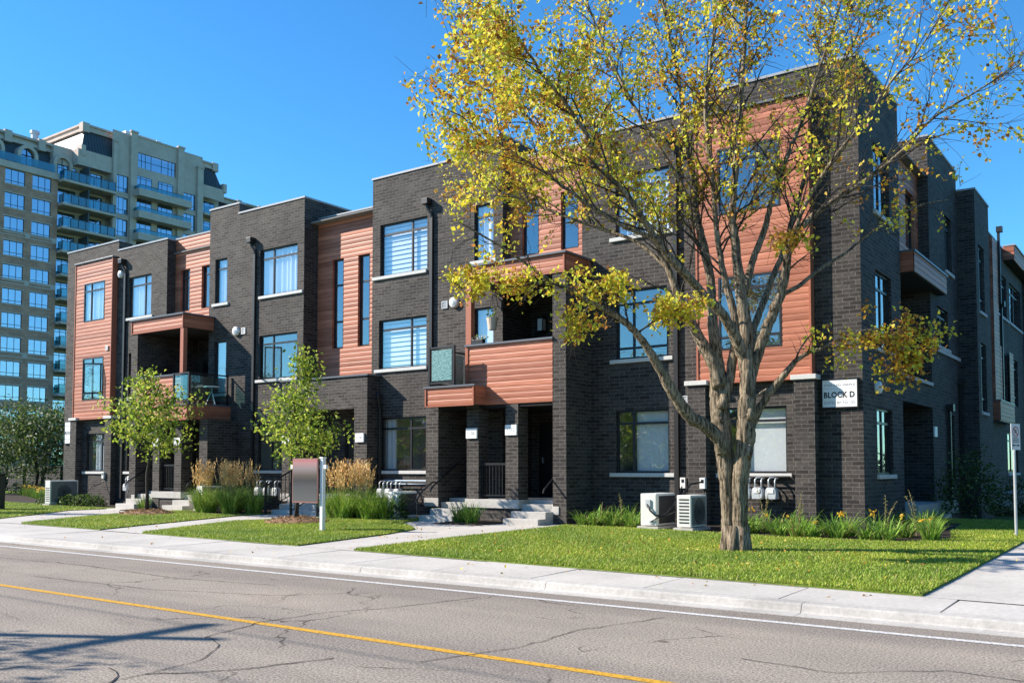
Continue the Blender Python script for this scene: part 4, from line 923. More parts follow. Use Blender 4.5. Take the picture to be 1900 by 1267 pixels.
for k, pts in LIMBS.items():
    big = k[0] == 'T'; ring_limb(tr, pts, 36 if big else 16, .002 if big else .006, 9 if big else 6)
# root flare, knots, burrs
for a in range(7):
    an = a / 7 * 6.28 + .3; dx, dy = math.cos(an), math.sin(an)
    tr.tube([BT + Vector((dx * .27, dy * .22, -.10)), BT + Vector((dx * .20, dy * .16, .05)), BT + Vector((dx * .12, dy * .1, .45))], [.06, .09, .11], 24)
trunk = tr.build('trunk', 'bark', MT, smooth=True)
from mathutils import noise as mn
for v in trunk.data.vertices:                                      # furrowed bark: long ridges that run up the stem
    p = v.co
    if p.z > 4.6: continue
    f = mn.noise(Vector((p.x * 17, p.y * 17, p.z * 2.2))) + .6 * mn.noise(Vector((p.x * 34 + 9, p.y * 34, p.z * 4.5)))
    rr_ = min(1.0, max(0.0, (3.6 - p.z) / 2.4)); v.co = p + v.normal * (.016 * (1 - abs(f)) ** 2 * -1 + .008 + .006 * f) * (.25 + .75 * rr_)
trunk.data.update()
for p, rr in (((.33, -.17, 1.72), .06), ((.36, -.18, 2.34), .07), ((-.16, -.1, 2.02), .06)):
    kn = MB(); c = BT + Vector(p); kn.tube([c + Vector((0, .05, -.12)), c + Vector((0, 0, -.05)), c, c + Vector((0, 0, .08)), c + Vector((0, .05, .13))], [.02, rr, rr * 1.1, rr * .8, .02], 9); kn.build('knot', 'bark', trunk, smooth=True)
kn = MB(); kn.tube([BT + Vector((.36, -.1, 2.55)), BT + Vector((.46, -.12, 2.66)), BT + Vector((.64, -.14, 2.76))], [.03, .026, .02], 6)
kn.build('branch_stub', 'bark', trunk, smooth=True)
S = lambda a, *b: [(a[0], a[1], a[2])] + list(b)
def pt(name, i): return LP[name][0][min(i, len(LP[name][0]) - 1)]
def sprig(p, *offs):
    q = [p]
    for o in offs: q.append(q[-1] + Vector(o))
    return (q, [.018 * (1 - .8 * i / len(offs)) for i in range(len(q))])
# camera-independent frame of the tree: a = along the street to the right, b = towards the building
ax_ = Vector((.811, .585, 0)); bx_ = Vector((-.585, .811, 0))
def o_(a, z, b=0): v = ax_ * a + bx_ * b; return (v.x, v.y, z)
L1P = LP['L1'][0]
sprigs = [sprig(L1P[44], o_(-.5, -.1, .1), o_(-.55, .02), o_(-.5, .05)), sprig(L1P[36], o_(-.2, -.35, -.1), o_(-.2, -.35)), sprig(L1P[30], o_(-.1, .35, -.2), o_(-.3, .28)),
          sprig(L1P[28], o_(.3, .2, -.2), o_(.35, .1), o_(.25, .18)), sprig(LP['R4'][0][30], o_(.4, -.32, -.1), o_(.2, -.38), o_(.05, -.2)), sprig(LP['R4'][0][34], o_(.4, .1, -.1), o_(.45, .05)),
          sprig(LP['R4'][0][26], o_(-.1, -.02, -.2), o_(.2, -.25)), sprig(LP['R1'][0][22], o_(-.15, -.3, -.2), o_(-.1, -.2))]
limbs = [(LP[k][0], LP[k][1]) for k in LIMBS if k[0] != 'T']
low = {'L1', 'R4', 'R3'}
br1, tips1 = grow([(LP[k][0], LP[k][1]) for k in LIMBS if k[0] != 'T' and k not in low], rt, .185, .28, (.9, 2.1), .2, BT + Vector((0, 0, 4)), 8, (.35, .95))
br2, tips2 = grow([(LP[k][0], LP[k][1]) for k in low], rt, .30, .45, (.5, 1.3), .1, None, 5, (.25, .6))
br3, tips3 = grow(sprigs, rt, .10, .1, (.25, .5), -.02, None, 5, (.15, .35), .008)
far = lambda p: (p - BT).dot(ax_) < -5.35 + .35 * math.sin((p - BT).z * 2.3)
br1 = [b for b in br1 if not far(b[0][-1])]; tips1 = [t_ for t_ in tips1 if not far(t_[-1])]
tw = MB()
for p, r_, n in br1 + br2 + br3: tw.tube(p, r_, n, cap=False)
for p, r_ in sprigs: tw.tube(p, r_, 5, cap=False)
tw.build('branches', 'twig_bark', MT, smooth=True, uv=False)
# where the crown still carries leaves: (sideways m, height m, half widths, density, share of orange)
CROWN = [(-3.84, 8.4, 1.9, 1.4, 1.0, .2), (-2.27, 8.6, 1.7, 1.2, 1.0, .25), (-4.5, 6.7, 1.1, 1.0, 1.0, .35), (-3.4, 7.3, 1.4, .9, .95, .25), (-4.85, 5.6, .8, .5, 1.0, .15), (-4.0, 6.0, .8, .5, .6, .2), (-1.5, 7.6, 1.2, 1.0, .8, .2),
         (-1.9, 6.4, 1.2, .6, .75, .1), (-.35, 6.4, .9, .6, .65, .6), (.3, 7.2, 1.1, .8, .40, .2), (.2, 8.8, 1.5, 1.0, .6, .35), (1.8, 8.8, 1.3, .9, .5, .2), (3.1, 8.1, 1.5, 1.1, .50, .2), (4.1, 7.4, .9, 1.2, .45, .3), (2.5, 7.1, 1.1, .7, .42, .2), (1.2, 6.7, .9, .5, .4, .2), (3.7, 6.2, 1.0, .6, .5, .35),
         (-4.3, 4.5, .6, .3, 1, .1), (-3.4, 4.45, .75, .28, 1, .1), (-2.8, 3.95, .4, .5, .9, .1), (-2.2, 4.6, .55, .35, .9, .05), (-1.2, 4.05, .6, .35, .9, .05), (-.5, 4.5, .25, .3, .6, .1), (.7, 5.1, .4, .3, .8, .9), (1.9, 3.8, .8, .38, 1, .45), (2.65, 3.35, .5, .55, 1, .6), (0, 10.4, 3.5, 1.2, .7, .25), (-3, 10.2, 2.2, 1.2, .8, .3), (3, 10, 2, 1.0, .45, .25)]
LC, LCOL = [], []
for tp in tips1 + tips2 + tips3:
    e = tp[-1] - BT; a = e.dot(ax_); z = e.z; best, o = 0.05, .2
    for (ca, cz, wa, wz, den, og) in CROWN:
        q = ((a - ca) / wa) ** 2 + ((z - cz) / wz) ** 2; f = den * math.exp(-.9 * q * q)
        if f > best: best, o = f, og
    if rt.random() < best:
        n = rt.randint(9, 18) + (12 if best > .8 else 3); kind = rt.random() < o
        for _ in range(n):
            i = rt.uniform(.8, 3); k = min(int(i), 2); p = tp[k].lerp(tp[k + 1], i - k) + Vector((rt.gauss(0, .07), rt.gauss(0, .07), rt.gauss(-.02, .065)))
            LC.append(p); LCOL.append(kind)
LC = np.array([tuple(p) for p in LC]); LCOL = np.array(LCOL)
cc = np.where(LCOL[:, None], palette(len(LC), ORNG), palette(len(LC), YELL))
leaves('crown', LC, .074, cc, MT, loc=tuple(BT), wide=.8)
print('main tree leaves', len(LC), 'branches', len(br1) + len(br2) + len(br3))

# ------------------------------------------------------------------ small trees
def small_tree(name, label, cat, base, h, h0, wid, nl, cols, lsz=.09, trunk_r=.045, seed=1, group=None, nb=26, profile=None, mat='leaf', dense=.16):
    r = random.Random(seed); nr = np.random.default_rng(seed); b = Vector(base)
    t = thing(name, label, cat, b, 0, group)
    mb = MB(); P = [b + Vector((r.gauss(0, .02) * k, r.gauss(0, .02) * k, h * .97 * k / 7)) for k in range(8)]; Rr = [trunk_r * (1 - .85 * k / 7) for k in range(8)]; Rr[0] *= 1.4; mb.tube(P, Rr, 9)
    mb.build('trunk', 'twig_bark', t, smooth=True, uv=False)
    pf = profile or (lambda f: (1 - f) ** .75 * min(1, .35 + 2.6 * f))
    br = MB(); C = []
    for k in range(nb):
        f = (k + r.random()) / nb; z = h0 + (h * .95 - h0) * f; L = wid * pf(f) * r.uniform(.75, 1.1); an = k * 2.4 + r.uniform(-.4, .4)
        i = min(6, int(z / (h * .97) * 7)); p = P[i].lerp(P[i + 1], min(1, z / (h * .97) * 7 - i)); d = Vector((math.cos(an), math.sin(an), r.uniform(.25, .55))); pp = [p]
        for _ in range(4): d = (d + Vector((r.gauss(0, .14), r.gauss(0, .14), r.gauss(.03, .1)))); pp.append(pp[-1] + d.normalized() * L / 4)
        br.tube(pp, [.013, .01, .008, .005, .003], 5, cap=False)
        for _ in range(max(3, int(L * 7))):
            i2 = r.uniform(.9, 4); kk = min(int(i2), 3); a = pp[kk].lerp(pp[kk + 1], i2 - kk); e = a + Vector((r.gauss(0, .14), r.gauss(0, .14), r.gauss(.02, .11))) * (L / wid + .4); br.tube([a, e], [.004, .002], 3, cap=False)
            C.append((e, dense))
    br.build('branches', 'twig_bark', t, smooth=True, uv=False)
    per = max(1, int(nl / len(C))); cen = np.repeat(np.array([tuple(c[0]) for c in C]), per, axis=0) + nr.normal(size=(len(C) * per, 3)) * dense
    leaves('crown', cen, lsz, palette(len(cen), cols, nr), t, mat, tuple(b), r=nr)
    return t
SAP = [(5, (.32, .42, .05)), (4, (.48, .56, .09)), (3, (.14, .22, .03)), (1.5, (.50, .50, .08)), (1.2, (.08, .13, .02))]
gS = 'young street trees on the front lawns'
small_tree('street_tree', 'young green street tree in a mulch ring before the far left porch', 'tree', (-26.5, 17.15, G(-26.5, 17.15)), 4.6, 1.75, 2.5, 2900, SAP, .125, .06, 3, gS, 34)
small_tree('street_tree', 'young green street tree standing right behind the sale sign', 'tree', (-19.0, 16.65, G(-19, 16.65)), 4.65, 1.55, 1.65, 2600, SAP, .11, .05, 8, gS, 36, profile=lambda f: (1 - f) ** 1.1 * min(1, .7 + 2 * f))
for x, y, lab in ((-26.5, 17.15, 'brown mulch mound at the foot of the left young tree'), (-19.0, 16.65, 'brown mulch mound behind the sale sign post')):
    n = 700; an = rng.uniform(0, 6.28, n); rr = np.sqrt(rng.uniform(0, 1, n)) * .85; z = G(x, y) + .03 + .14 * (1 - (rr / .85) ** 2)
    mb = MB(); mb.tube([(x, y, G(x, y)), (x, y, G(x, y) + .07), (x, y, G(x, y) + .13), (x, y, G(x, y) + .16)], [.88, .74, .5, .1], 18)
    o = thing('mulch_mound', lab, 'mulch', (x, y, G(x, y))); mb.build('mound', 'mulch', o, smooth=True, uv=False)
    c = leaves('wood_chips', np.stack([x + rr * np.cos(an), y + rr * np.sin(an), z], 1), .09, palette(n, [(3, (.38, .24, .13)), (2, (.5, .34, .2)), (2, (.2, .11, .06))]), o, 'dead_leaf', (x, y, G(x, y)), droop=0, wide=.3, up=2)
# rounded tree and fence beyond the left corner
rnd = lambda f: math.sqrt(max(0, 1 - (2 * f - .85) ** 2 / 1.4))
small_tree('crabapple_tree', 'broad dark green tree with several thin trunks beyond the left house corner', 'tree', (-49.5, 25.5, .1), 4.5, .9, 3.3, 9000, DARKG + [(2, (.2, .24, .08)), (.6, (.5, .5, .4))], .15, .10, 21, None, 60, profile=rnd, dense=.3)
small_tree('crabapple_tree', 'dark green tree at the left photo edge, next to the many stemmed one', 'tree', (-56.5, 26, .1), 4.4, .9, 3.2, 6500, DARKG + [(2, (.2, .24, .08))], .16, .10, 22, None, 50, profile=rnd, dense=.3)
small_tree('crabapple_tree', 'dark leafy tree pressed against the left house corner and the fence', 'tree', (-48.2, 30.5, .1), 4.6, .7, 3.0, 6000, DARKG + [(2, (.2, .24, .08))], .16, .10, 24, None, 50, profile=rnd, dense=.3)
fn = thing('wooden_fence', 'dark wooden board fence under the trees on the far left', 'fence', (-62, 33, 0))
t = MB()
for k in range(150): t.box(-78 + k * .245, -78 + k * .245 + .23, 33, 33.03, .05, 1.75)
t.build('boards', 'fence_wood', fn)
for k in range(16): t = MB(); t.box(-78 + k * 2.45 - .06, -78 + k * 2.45 + .06, 32.88, 33.0, 0, 1.85); t.build('post', 'fence_wood', fn)
t = MB(); t.box(-78, -41.3, 32.94, 32.999, .3, .4); t.box(-78, -41.3, 32.94, 32.999, 1.4, 1.5); t.build('rail', 'fence_wood', fn)
ub = thing('utility_box', 'dark green utility box on the lawn, cut off by the left photo edge', 'utility box', (-34.35, 16.1, G(-34.3, 16)))
t = MB(); t.box(-34.75, -33.95, 15.8, 16.4, .1, 1.38); t.build('cabinet', 'green_box', ub, bevel=.02); t = MB(); t.box(-34.79, -33.91, 15.76, 16.44, 1.38, 1.45); t.build('lid', 'green_box', ub, bevel=.01)
# what stands across the street and beside the picture, and throws the shadows seen on the road
pl = thing('utility_pole', 'grey wooden utility pole across the road throwing a long shadow', 'utility pole', (-18.3, -.55, 0))
t = MB(); t.tube([(-18.3, -.55, 0), (-18.3, -.55, 8.1)], [.11, .085], 12); t.build('pole', 'pole_wood', pl, uv=False)
t = MB(); t.box(-18.36, -18.24, -1.5, .4, 7.45, 7.58); t.build('crossarm', 'pole_wood', pl)
small_tree('street_tree', 'leafy street tree across the road shading its near edge', 'tree', (-15.2, -.3, .1), 5.4, 2.6, 1.7, 1200, GREEN, .14, .09, 41, gS, 40, profile=rnd, dense=.2)
small_tree('street_tree', 'leafy street tree beyond the left photo edge shading the lawn', 'tree', (-34.5, 11.3 + 1.7, .14), 5.0, 1.8, 1.5, 1800, GREEN, .13, .07, 42, gS, 36, dense=.2)
for k, (x, y, hh, wd) in enumerate(((-30, -14, 9, 4), (-54, -15, 9, 4.6), (-68, -14, 10, 5), (-84, -15, 9, 4.8), (-102, -15, 10, 5), (-21, -16, 10, 4.5), (-12, -15, 8, 3.8), (-2, -17, 10, 4.6), (9, -15, 9, 4), (-41, -15, 9, 4.5), (20, -16, 9, 4.2))):
    small_tree('roadside_tree', 'large leafy tree in the row across the road, facing the houses', 'tree', (x, y, 0), hh, 1.6, wd, 3800, GREEN, .34, .2, 60 + k, 'trees in the row across the road', 44, profile=rnd, dense=.42)

for k, (x, y, hh) in enumerate(((-122, -27, 7.8), (-108, -27, 8.2), (-94, -27.5, 7.6), (-80, -27, 8.0), (-66, -27, 7.9), (-52, -27, 7.6), (-38, -27.5, 8.2), (-24, -27, 7.4), (-10, -27.5, 8.0), (4, -27, 7.7), (18, -27.5, 8.1))):
    t = thing('gabled_house', 'two storey gabled house across the road, one of a row facing the townhouses', 'house', (x, y, 0), 0, 'gabled houses across the road')
    m = MB(); m.prism([(x - 5.5, 0), (x + 5.5, 0), (x + 5.5, 5.6), (x, hh), (x - 5.5, 5.6)], y - 9, y, 'y'); m.build('wall', 'brown_brick', t)
    m = MB(); m.prism([(x - 6, 5.42), (x, hh + .02), (x + 6, 5.42), (x + 6, 5.62), (x, hh + .25), (x - 6, 5.62)], y - 9.4, y + .4, 'y'); m.build('roof', 'slate_metal', t)
    back = lambda u, d, w_, y=y: (-u, y + .012 - d, w_)
    for wx in (-3, 3):
        for wz in (1.0, 3.6):
            f = window(t, back, (-x + wx - .8, -x + wx + .8, wz, wz + 1.4), [.5], [], 'none', d0=-.05, interior=False); g = MB(back); g.box(-x + wx - .8, -x + wx + .8, -.004, -.001, wz, wz + 1.4); g.build('dark_backing', 'dark_interior', f)
    door(t, back, (-x - .5, -x + .5, .1, 2.2), d0=-.06)

# ------------------------------------------------------------------ grass
def inside(P, poly):
    x, y = P[:, 0], P[:, 1]; c = np.zeros(len(P), bool); n = len(poly)
    for i in range(n):
        (x0, y0), (x1, y1) = poly[i], poly[i - 1]
        c ^= ((y0 > y) != (y1 > y)) & (x < (x1 - x0) * (y - y0) / (y1 - y0 + 1e-12) + x0)
    return c
def sample(poly, n, r=rng):
    a = np.array(poly); P = r.uniform(a.min(0), a.max(0), (n, 2)); return P[inside(P, poly)]
GV = np.vectorize(G)
pts = []
for k, dens in (('R', 2600), ('M', 2300), ('L', 1900), ('F', 700)):
    a = np.array(LAWNS[k]); s = np.ptp(a, axis=0); p = sample(LAWNS[k], int(s[0] * s[1] * dens))
    keep = np.ones(len(p), bool)
    for b in BEDS.values(): keep &= ~inside(p, b)
    pts.append(p[keep])
p = sample([(-.7, edge(-.7)), (1.5, edge(0)), (1.5, 30), (-.7, 30)], 20000); pts.append(p)
P2 = np.concatenate(pts); n = len(P2)
az = rng.uniform(0, 6.283, n); h = rng.uniform(.02, .058, n); wd = rng.uniform(.006, .013, n); z = GV(P2[:, 0], P2[:, 1]) + .02
patch = .5 + .5 * np.sin(P2[:, 0] * 1.1 + 1.7 * np.sin(P2[:, 1] * .8)) * np.sin(P2[:, 1] * 1.4 + np.sin(P2[:, 0] * .6) * 2)
base = np.stack([P2[:, 0], P2[:, 1], z], 1); sd = np.stack([np.cos(az), np.sin(az), np.zeros(n)], 1) * wd[:, None]; ln = np.stack([-np.sin(az), np.cos(az), np.zeros(n)], 1) * (h * rng.uniform(.2, 1.1, n))[:, None]
tip = base + ln; tip[:, 2] += h
V = np.stack([base - sd, base + sd, tip], 1).reshape(-1, 3); F = np.arange(3 * n).reshape(-1, 3)
gc = palette(n, [(5, (.26, .37, .045)), (3, (.35, .45, .06)), (2, (.17, .25, .03)), (1.2, (.52, .47, .16))], jit=.25)
gc = gc * (1 + .27 * (patch[:, None] - .4) * np.array([1.7, 1.0, .6]))
tag(raw_mesh('grass', V, F, 'blade', None, cols=np.clip(gc, 0, 1), per=3), 'short mown green grass on the front lawns', 'grass', kind='stuff')
# fallen leaves under the big tree and on the walks
q = np.concatenate([rng.normal((-7.5, 14.5), (3.2, 1.6), (200, 2)), rng.uniform((-30, 12.2), (-3, 18), (150, 2)), rng.uniform((-20, 10.2), (-3, 12.4), (45, 2))]); q = q[(q[:, 1] < 20.0) & (q[:, 1] > 10.2)]
lz = np.where(q[:, 1] > 12.6, GV(q[:, 0], q[:, 1]) + .065, np.where(q[:, 1] > 10.5, .15, .02))
tag(leaves('fallen_leaves', np.stack([q[:, 0], q[:, 1], lz], 1), .055, palette(len(q), ORNG + [(2, (.6, .5, .12))]), None, 'dead_leaf', droop=0, up=3, wide=.7), 'dry yellow and brown leaves scattered on the lawn', 'fallen leaves', kind='stuff')

# ------------------------------------------------------------------ planting
def clump(name, label, cat, x, y, n, L, wdt, cols, group=None, spread=.22, lean=.45, curl=.9, plumes=0, flowers=0, pl_h=1.3, seed=0, z=None, fcol=(.75, .42, .03)):
    r = np.random.default_rng(seed + 100); z = G(x, y) + .03 if z is None else z
    t = thing(name, label, cat, (x, y, z), 0, group)
    a = r.uniform(0, 6.283, n); q = np.sqrt(r.uniform(0, 1, n)) * spread
    B = np.stack([x + q * np.cos(a), y + q * np.sin(a), np.full(n, z)], 1)
    blades('leaves', B, L, wdt, palette(n, cols, r), t, loc=(x, y, z), lean=lean, curl=curl, r=r, out=a + r.normal(0, .8, n))
    if plumes:
        a = r.uniform(0, 6.283, plumes); q = np.sqrt(r.uniform(0, 1, plumes)) * spread * 1.2
        mb = MB(); C = []; K = []
        for i in range(plumes):
            b = Vector((x + q[i] * math.cos(a[i]), y + q[i] * math.sin(a[i]), z + .1)); H_ = pl_h * r.uniform(.8, 1.08); lx, ly = r.normal(-.06, .12), r.normal(0, .12)
            P = [b + Vector((lx * H_ * (k / 4) ** 1.5, ly * H_ * (k / 4) ** 1.5, H_ * k / 4)) for k in range(5)]
            mb.tube(P, [.004, .004, .003, .003, .002], 3, cap=False)
            for k in range(16):
                f = .62 + .42 * k / 15; kk = min(3, int(f * 4)); p = P[kk].lerp(P[kk + 1], min(1.15, f * 4 - kk)); w_ = .009 * math.sin(min(1, (k + 2) / 15) * 2.6) + .004
                C.append((p.x + r.normal(0, w_ * .5), p.y + r.normal(0, w_ * .5), p.z + .02))
        mb.build('stems', 'plume_stem', t, uv=False)
        leaves('plumes', np.array(C), .10, palette(len(C), [(4, (.80, .53, .23)), (3, (.90, .68, .36)), (1.5, (.6, .38, .16))], r), t, 'plume', (x, y, z), droop=-2.4, wide=.15, r=r)
    if flowers:
        mb = MB(); C = []
        for i in range(flowers):
            a, q, hh = r.uniform(0, 6.283), r.uniform(0, spread), L * r.uniform(.7, 1.0)
            e = Vector((x + 1.6 * q * math.cos(a), y + 1.6 * q * math.sin(a), z + hh)); mb.tube([(x, y, z), (x + .6 * q * math.cos(a), y + .6 * q * math.sin(a), z + hh * .6), tuple(e)], [.004, .003, .002], 3, cap=False)
            for _ in range(6): C.append((e.x + r.normal(0, .025), e.y + r.normal(0, .025), e.z + r.normal(0, .015)))
        mb.build('stems', 'plume_stem', t, uv=False); leaves('flowers', np.array(C), .075, palette(len(C), [(3, fcol), (1, (.7, .55, .08))], r), t, 'leaf', (x, y, z), r=r, droop=-.3)
    return t
rough_paint('plume_stem', (.36, .30, .12), .8, .2)
LILY = [(4, (.18, .33, .05)), (3, (.28, .44, .07)), (1.6, (.09, .18, .03)), (.7, (.42, .36, .12))]
REED = [(5, (.22, .37, .05)), (3.5, (.40, .56, .11)), (1.5, (.06, .12, .02)), (.6, (.40, .36, .12))]
k = 0
gl = 'daylily clumps along the wall on the right'
for i, x in enumerate(np.arange(-12.0, -4.2, .46)):
    fr = np.interp(x, [-12.3, -10.4, -8.0, -6.4, -4.3], [19.2, 19.1, 18.7, 18.35, 18.4])
    for row in range(2):
        y = fr + .35 + row * .75 + rng.uniform(-.12, .12); xx = x + rng.uniform(-.12, .12)
        if (-10.2 < xx < -8.2): continue
        k += 1
        clump('daylily', 'green strap leaved daylily clump edging the wall bed near the corner', 'plant', xx, y, 85, rng.uniform(.40, .62), .028, LILY, gl, .16, .75, 1.5, flowers=int(rng.integers(0, 2)) if xx > -9 else 0, seed=k)
for i, (x, y) in enumerate(((-3.95, 19.0), (-4.1, 19.7), (-4.3, 20.5), (-4.6, 21.3), (-4.7, 22.1), (-4.75, 23.0), (-5.1, 21.8))):
    k += 1; clump('daylily', 'daylily clump in the shaded bed round the right house corner', 'plant', x, y, 80, .5, .024, LILY if i < 2 else REED, 'daylily clumps round the right corner', .15, .5, 1.0, flowers=1 if i < 2 else 0, seed=k)
for i, (x, y, hh) in enumerate(((-11.3, 20.3, .75), (-7.35, 19.4, .95), (-6.55, 19.3, .85), (-4.9, 19.5, .8), (-4.45, 20.1, .9))):
    r = np.random.default_rng(900 + i); z = G(x, y) + .03; t = thing('tall_weed', 'tall dry seed stalk rising out of the daylilies by the right wall', 'plant', (x, y, z), 0, 'dry seed stalks among the daylilies'); m = MB(); C = []
    for q in range(3):
        lx, ly = r.normal(0, .12, 2); P = [(x + lx * f * f, y + ly * f * f, z + hh * f * (1 - .12 * q)) for f in (0, .35, .7, 1)]; m.tube(P, [.007, .006, .004, .002], 4, cap=False)
        for f in np.linspace(.3, 1, 26): C.append((x + lx * f * f + r.normal(0, .012), y + ly * f * f + r.normal(0, .012), z + hh * f * (1 - .12 * q)))
    m.build('stems', 'plume_stem', t, uv=False); leaves('seed_heads', np.array(C), .045, palette(len(C), [(2, (.24, .2, .1)), (2, (.16, .18, .06)), (1, (.34, .28, .15))], r), t, 'leaf', (x, y, z), r=r)

gR = 'feathery grass clumps before the central porch'
for i, (x, y) in enumerate(((-26.2, 19.0), (-25.6, 18.75), (-25.0, 19.1), (-24.4, 18.7), (-23.9, 19.2), (-25.3, 19.6))):
    k += 1; clump('feather_grass', 'feathery ornamental grass with straw coloured plumes left of the central steps', 'ornamental grass', x, y, 330, 1.1, .016, REED, 'feathery grass clumps left of the central steps', .24, .42, 2.0, plumes=32 if i < 4 else 18, pl_h=1.38, seed=k)
for i, (x, y) in enumerate(((-19.75, 18.75), (-19.2, 18.55), (-18.7, 18.9), (-18.2, 18.6), (-17.7, 18.8), (-19.3, 19.3))):
    k += 1; clump('feather_grass', 'feathery ornamental grass with straw coloured plumes right of the central steps', 'ornamental grass', x, y, 330, 1.05, .016, REED, 'feathery grass clumps right of the central steps', .24, .42, 2.0, plumes=32 if i in (0, 1, 2, 5) else 0, pl_h=1.34, seed=k)
for i, (x, y, lab) in enumerate(((-15.3, 18.9, 'left of two low green grass tufts between the numbered porch steps'), (-14.75, 18.7, 'right of two low green grass tufts between the numbered porch steps'), (-29.4, 18.9, 'low green grass tuft between the far left porch steps'))):
    k += 1; clump('grass_tuft', lab, 'ornamental grass', x, y, 150, .62, .016, LILY, None, .16, .5, 1.2, seed=k)
def shrub(label, cat, x, y, rx, ry, h, n, cols, lsz, seed, group=None, z=None, name='shrub'):
    r = np.random.default_rng(seed); z = G(x, y) + .03 if z is None else z; t = thing(name, label, cat, (x, y, z), 0, group); rr = random.Random(seed); mb = MB()
    for i in range(14):
        a = i * 2.4; mb.tube([(x, y, z), (x + rx * .5 * math.cos(a) * rr.random(), y + ry * .5 * math.sin(a) * rr.random(), z + h * .5), (x + rx * .85 * math.cos(a), y + ry * .85 * math.sin(a), z + h * rr.uniform(.5, .95))], [.012, .008, .003], 4, cap=False)
    mb.build('stems', 'twig_bark', t, uv=False)
    d = unit(r.normal(size=(n, 3))); d[:, 2] = np.abs(d[:, 2]); rad = r.uniform(.35, 1, n) ** .5 * (1 + .22 * np.sin(d[:, 0] * 7 + seed) * np.sin(d[:, 1] * 6 + d[:, 2] * 5))
    C = np.stack([x + d[:, 0] * rx * rad, y + d[:, 1] * ry * rad, z + .05 + d[:, 2] * h * rad], 1)
    leaves('foliage', C, lsz, palette(n, cols, r), t, 'leaf', (x, y, z), r=r); return t
for i, (x, y) in enumerate(((-37.3, 19.75), (-36.4, 19.7), (-35.5, 19.65), (-34.6, 19.6), (-33.7, 19.6))):
    shrub('low dark green shrub in the bed under the left bay window', 'shrub', x, y, .55, .4, .42, 420, DARKG + [(1, (.2, .26, .08))], .09, 300 + i, 'low shrubs under the left bay')
shrub('leafy dark shrub in the courtyard next to the rear porch steps', 'shrub', -4.75, 27.6, .9, .9, 1.75, 1500, DARKG + [(1, (.25, .3, .12))], .09, 310)
shrub('low rounded dark shrub on the courtyard lawn right of the tall one', 'shrub', -3.75, 29.6, 1.0, .9, 1.05, 1300, DARKG, .07, 311)
shrub('small leafy shrub squeezed between gas meters and white cooling unit', 'shrub', -17.35, 18.75, .35, .3, .6, 380, DARKG, .08, 312)
for i in range(9):
    x, y = -52 + i * 1.55, 26.2 - i * .62; k += 1
    clump('daylily', 'flowering green clump in the bed under the trees at far left', 'plant', x, y, 100, .55, .03, LILY, 'flowering clumps in the far left bed', .3, .55, 1.0, flowers=6, seed=k, z=.17, fcol=(.75, .5, .1))
for i in range(4):
    shrub('pale flowered low shrub in front of the far left fence', 'shrub', -55 + i * 3, 27.6 - i * .5, 1.1, .8, .75, 500, DARKG + [(1, (.4, .42, .25))], .1, 330 + i, 'low shrubs before the far fence', z=.15)

# ------------------------------------------------------------------ lettering
def text(s, size, T, u, d, w_, parent, mat, fit=0, align='LEFT', name='lettering', bold=0.0):
    cu = bpy.data.curves.new('lettering', 'FONT'); cu.body = s; cu.size = size; cu.align_x = align; cu.resolution_u = 3; cu.offset = bold; cu.space_character = 1.05
    o = bpy.data.objects.new('lettering', cu); col.objects.link(o); dg = bpy.context.evaluated_depsgraph_get()
    me = bpy.data.meshes.new_from_object(o.evaluated_get(dg)); bpy.data.objects.remove(o); bpy.data.curves.remove(cu)
    off = wl(parent); xx = [v.co.x for v in me.vertices]; x0, x1 = min(xx), max(xx); wide = fit / (x1 - x0) if fit else 1; sh = -x0 if align == 'LEFT' else -(x0 + x1) / 2
    for v in me.vertices: v.co.x += sh
    for v in me.vertices: v.co = Vector(T(u + v.co.x * wide, d - v.co.z, w_ + v.co.y)) - off
    me.materials.clear(); me.materials.append(M[mat]); o = bpy.data.objects.new(name, me); col.objects.link(o); o.parent = parent; return o
def plate(name, label, cat, T, a, b, c, e, th=.025, frame=.0, group=None, fmat='black_metal'):
    p = T((a + b) / 2, 0, c); t = thing(name, label, cat, p, 0, group)
    m = MB(T); m.box(a + frame, b - frame, -th, 0, c + frame, e - frame); m.build('panel', 'sign_white', t)
    if frame:
        m = MB(T); f = frame; m.box(a, b, -th - .008, 0, c, c + f); m.box(a, b, -th - .008, 0, e - f, e); m.box(a, a + f, -th - .008, 0, c + f, e - f); m.box(b - f, b, -th - .008, 0, c + f, e - f); m.build('frame', fmat, t)
    return t
F0 = FRONT(Y0 - .002)
t = plate('address_sign', 'white BLOCK D sign in a black frame on the right corner', 'sign', F0, -6.58, -5.77, 2.94, 3.60, .05, .03)
text('3700 RED MAPLE', .072, F0, -6.52, -.053, 3.43, t, 'letter_grey', .68); text('BLOCK D', .175, F0, -6.52, -.053, 3.18, t, 'letter_dark', .67, bold=.006); text('SUITES 87 TO 125', .078, F0, -6.52, -.053, 3.04, t, 'letter_grey', .67)
m = MB(F0); m.box(-6.52, -5.84, -.0525, -.0495, 3.375, 3.383); m.build('rule', 'line_grey', t)
t = plate('address_sign', 'white BLOCK D sign on the far left corner of the houses', 'sign', F0, -38.45, -37.72, 2.65, 3.60, .05, .03)
text('3700 RED MAPLE', .066, F0, -38.40, -.053, 3.38, t, 'letter_grey', .62); text('BLOCK D', .16, F0, -38.40, -.053, 3.06, t, 'letter_dark', .62, bold=.006); text('SUITES 87 TO 125', .07, F0, -38.40, -.053, 2.84, t, 'letter_grey', .62)
FPp = FRONT(YP - .002)
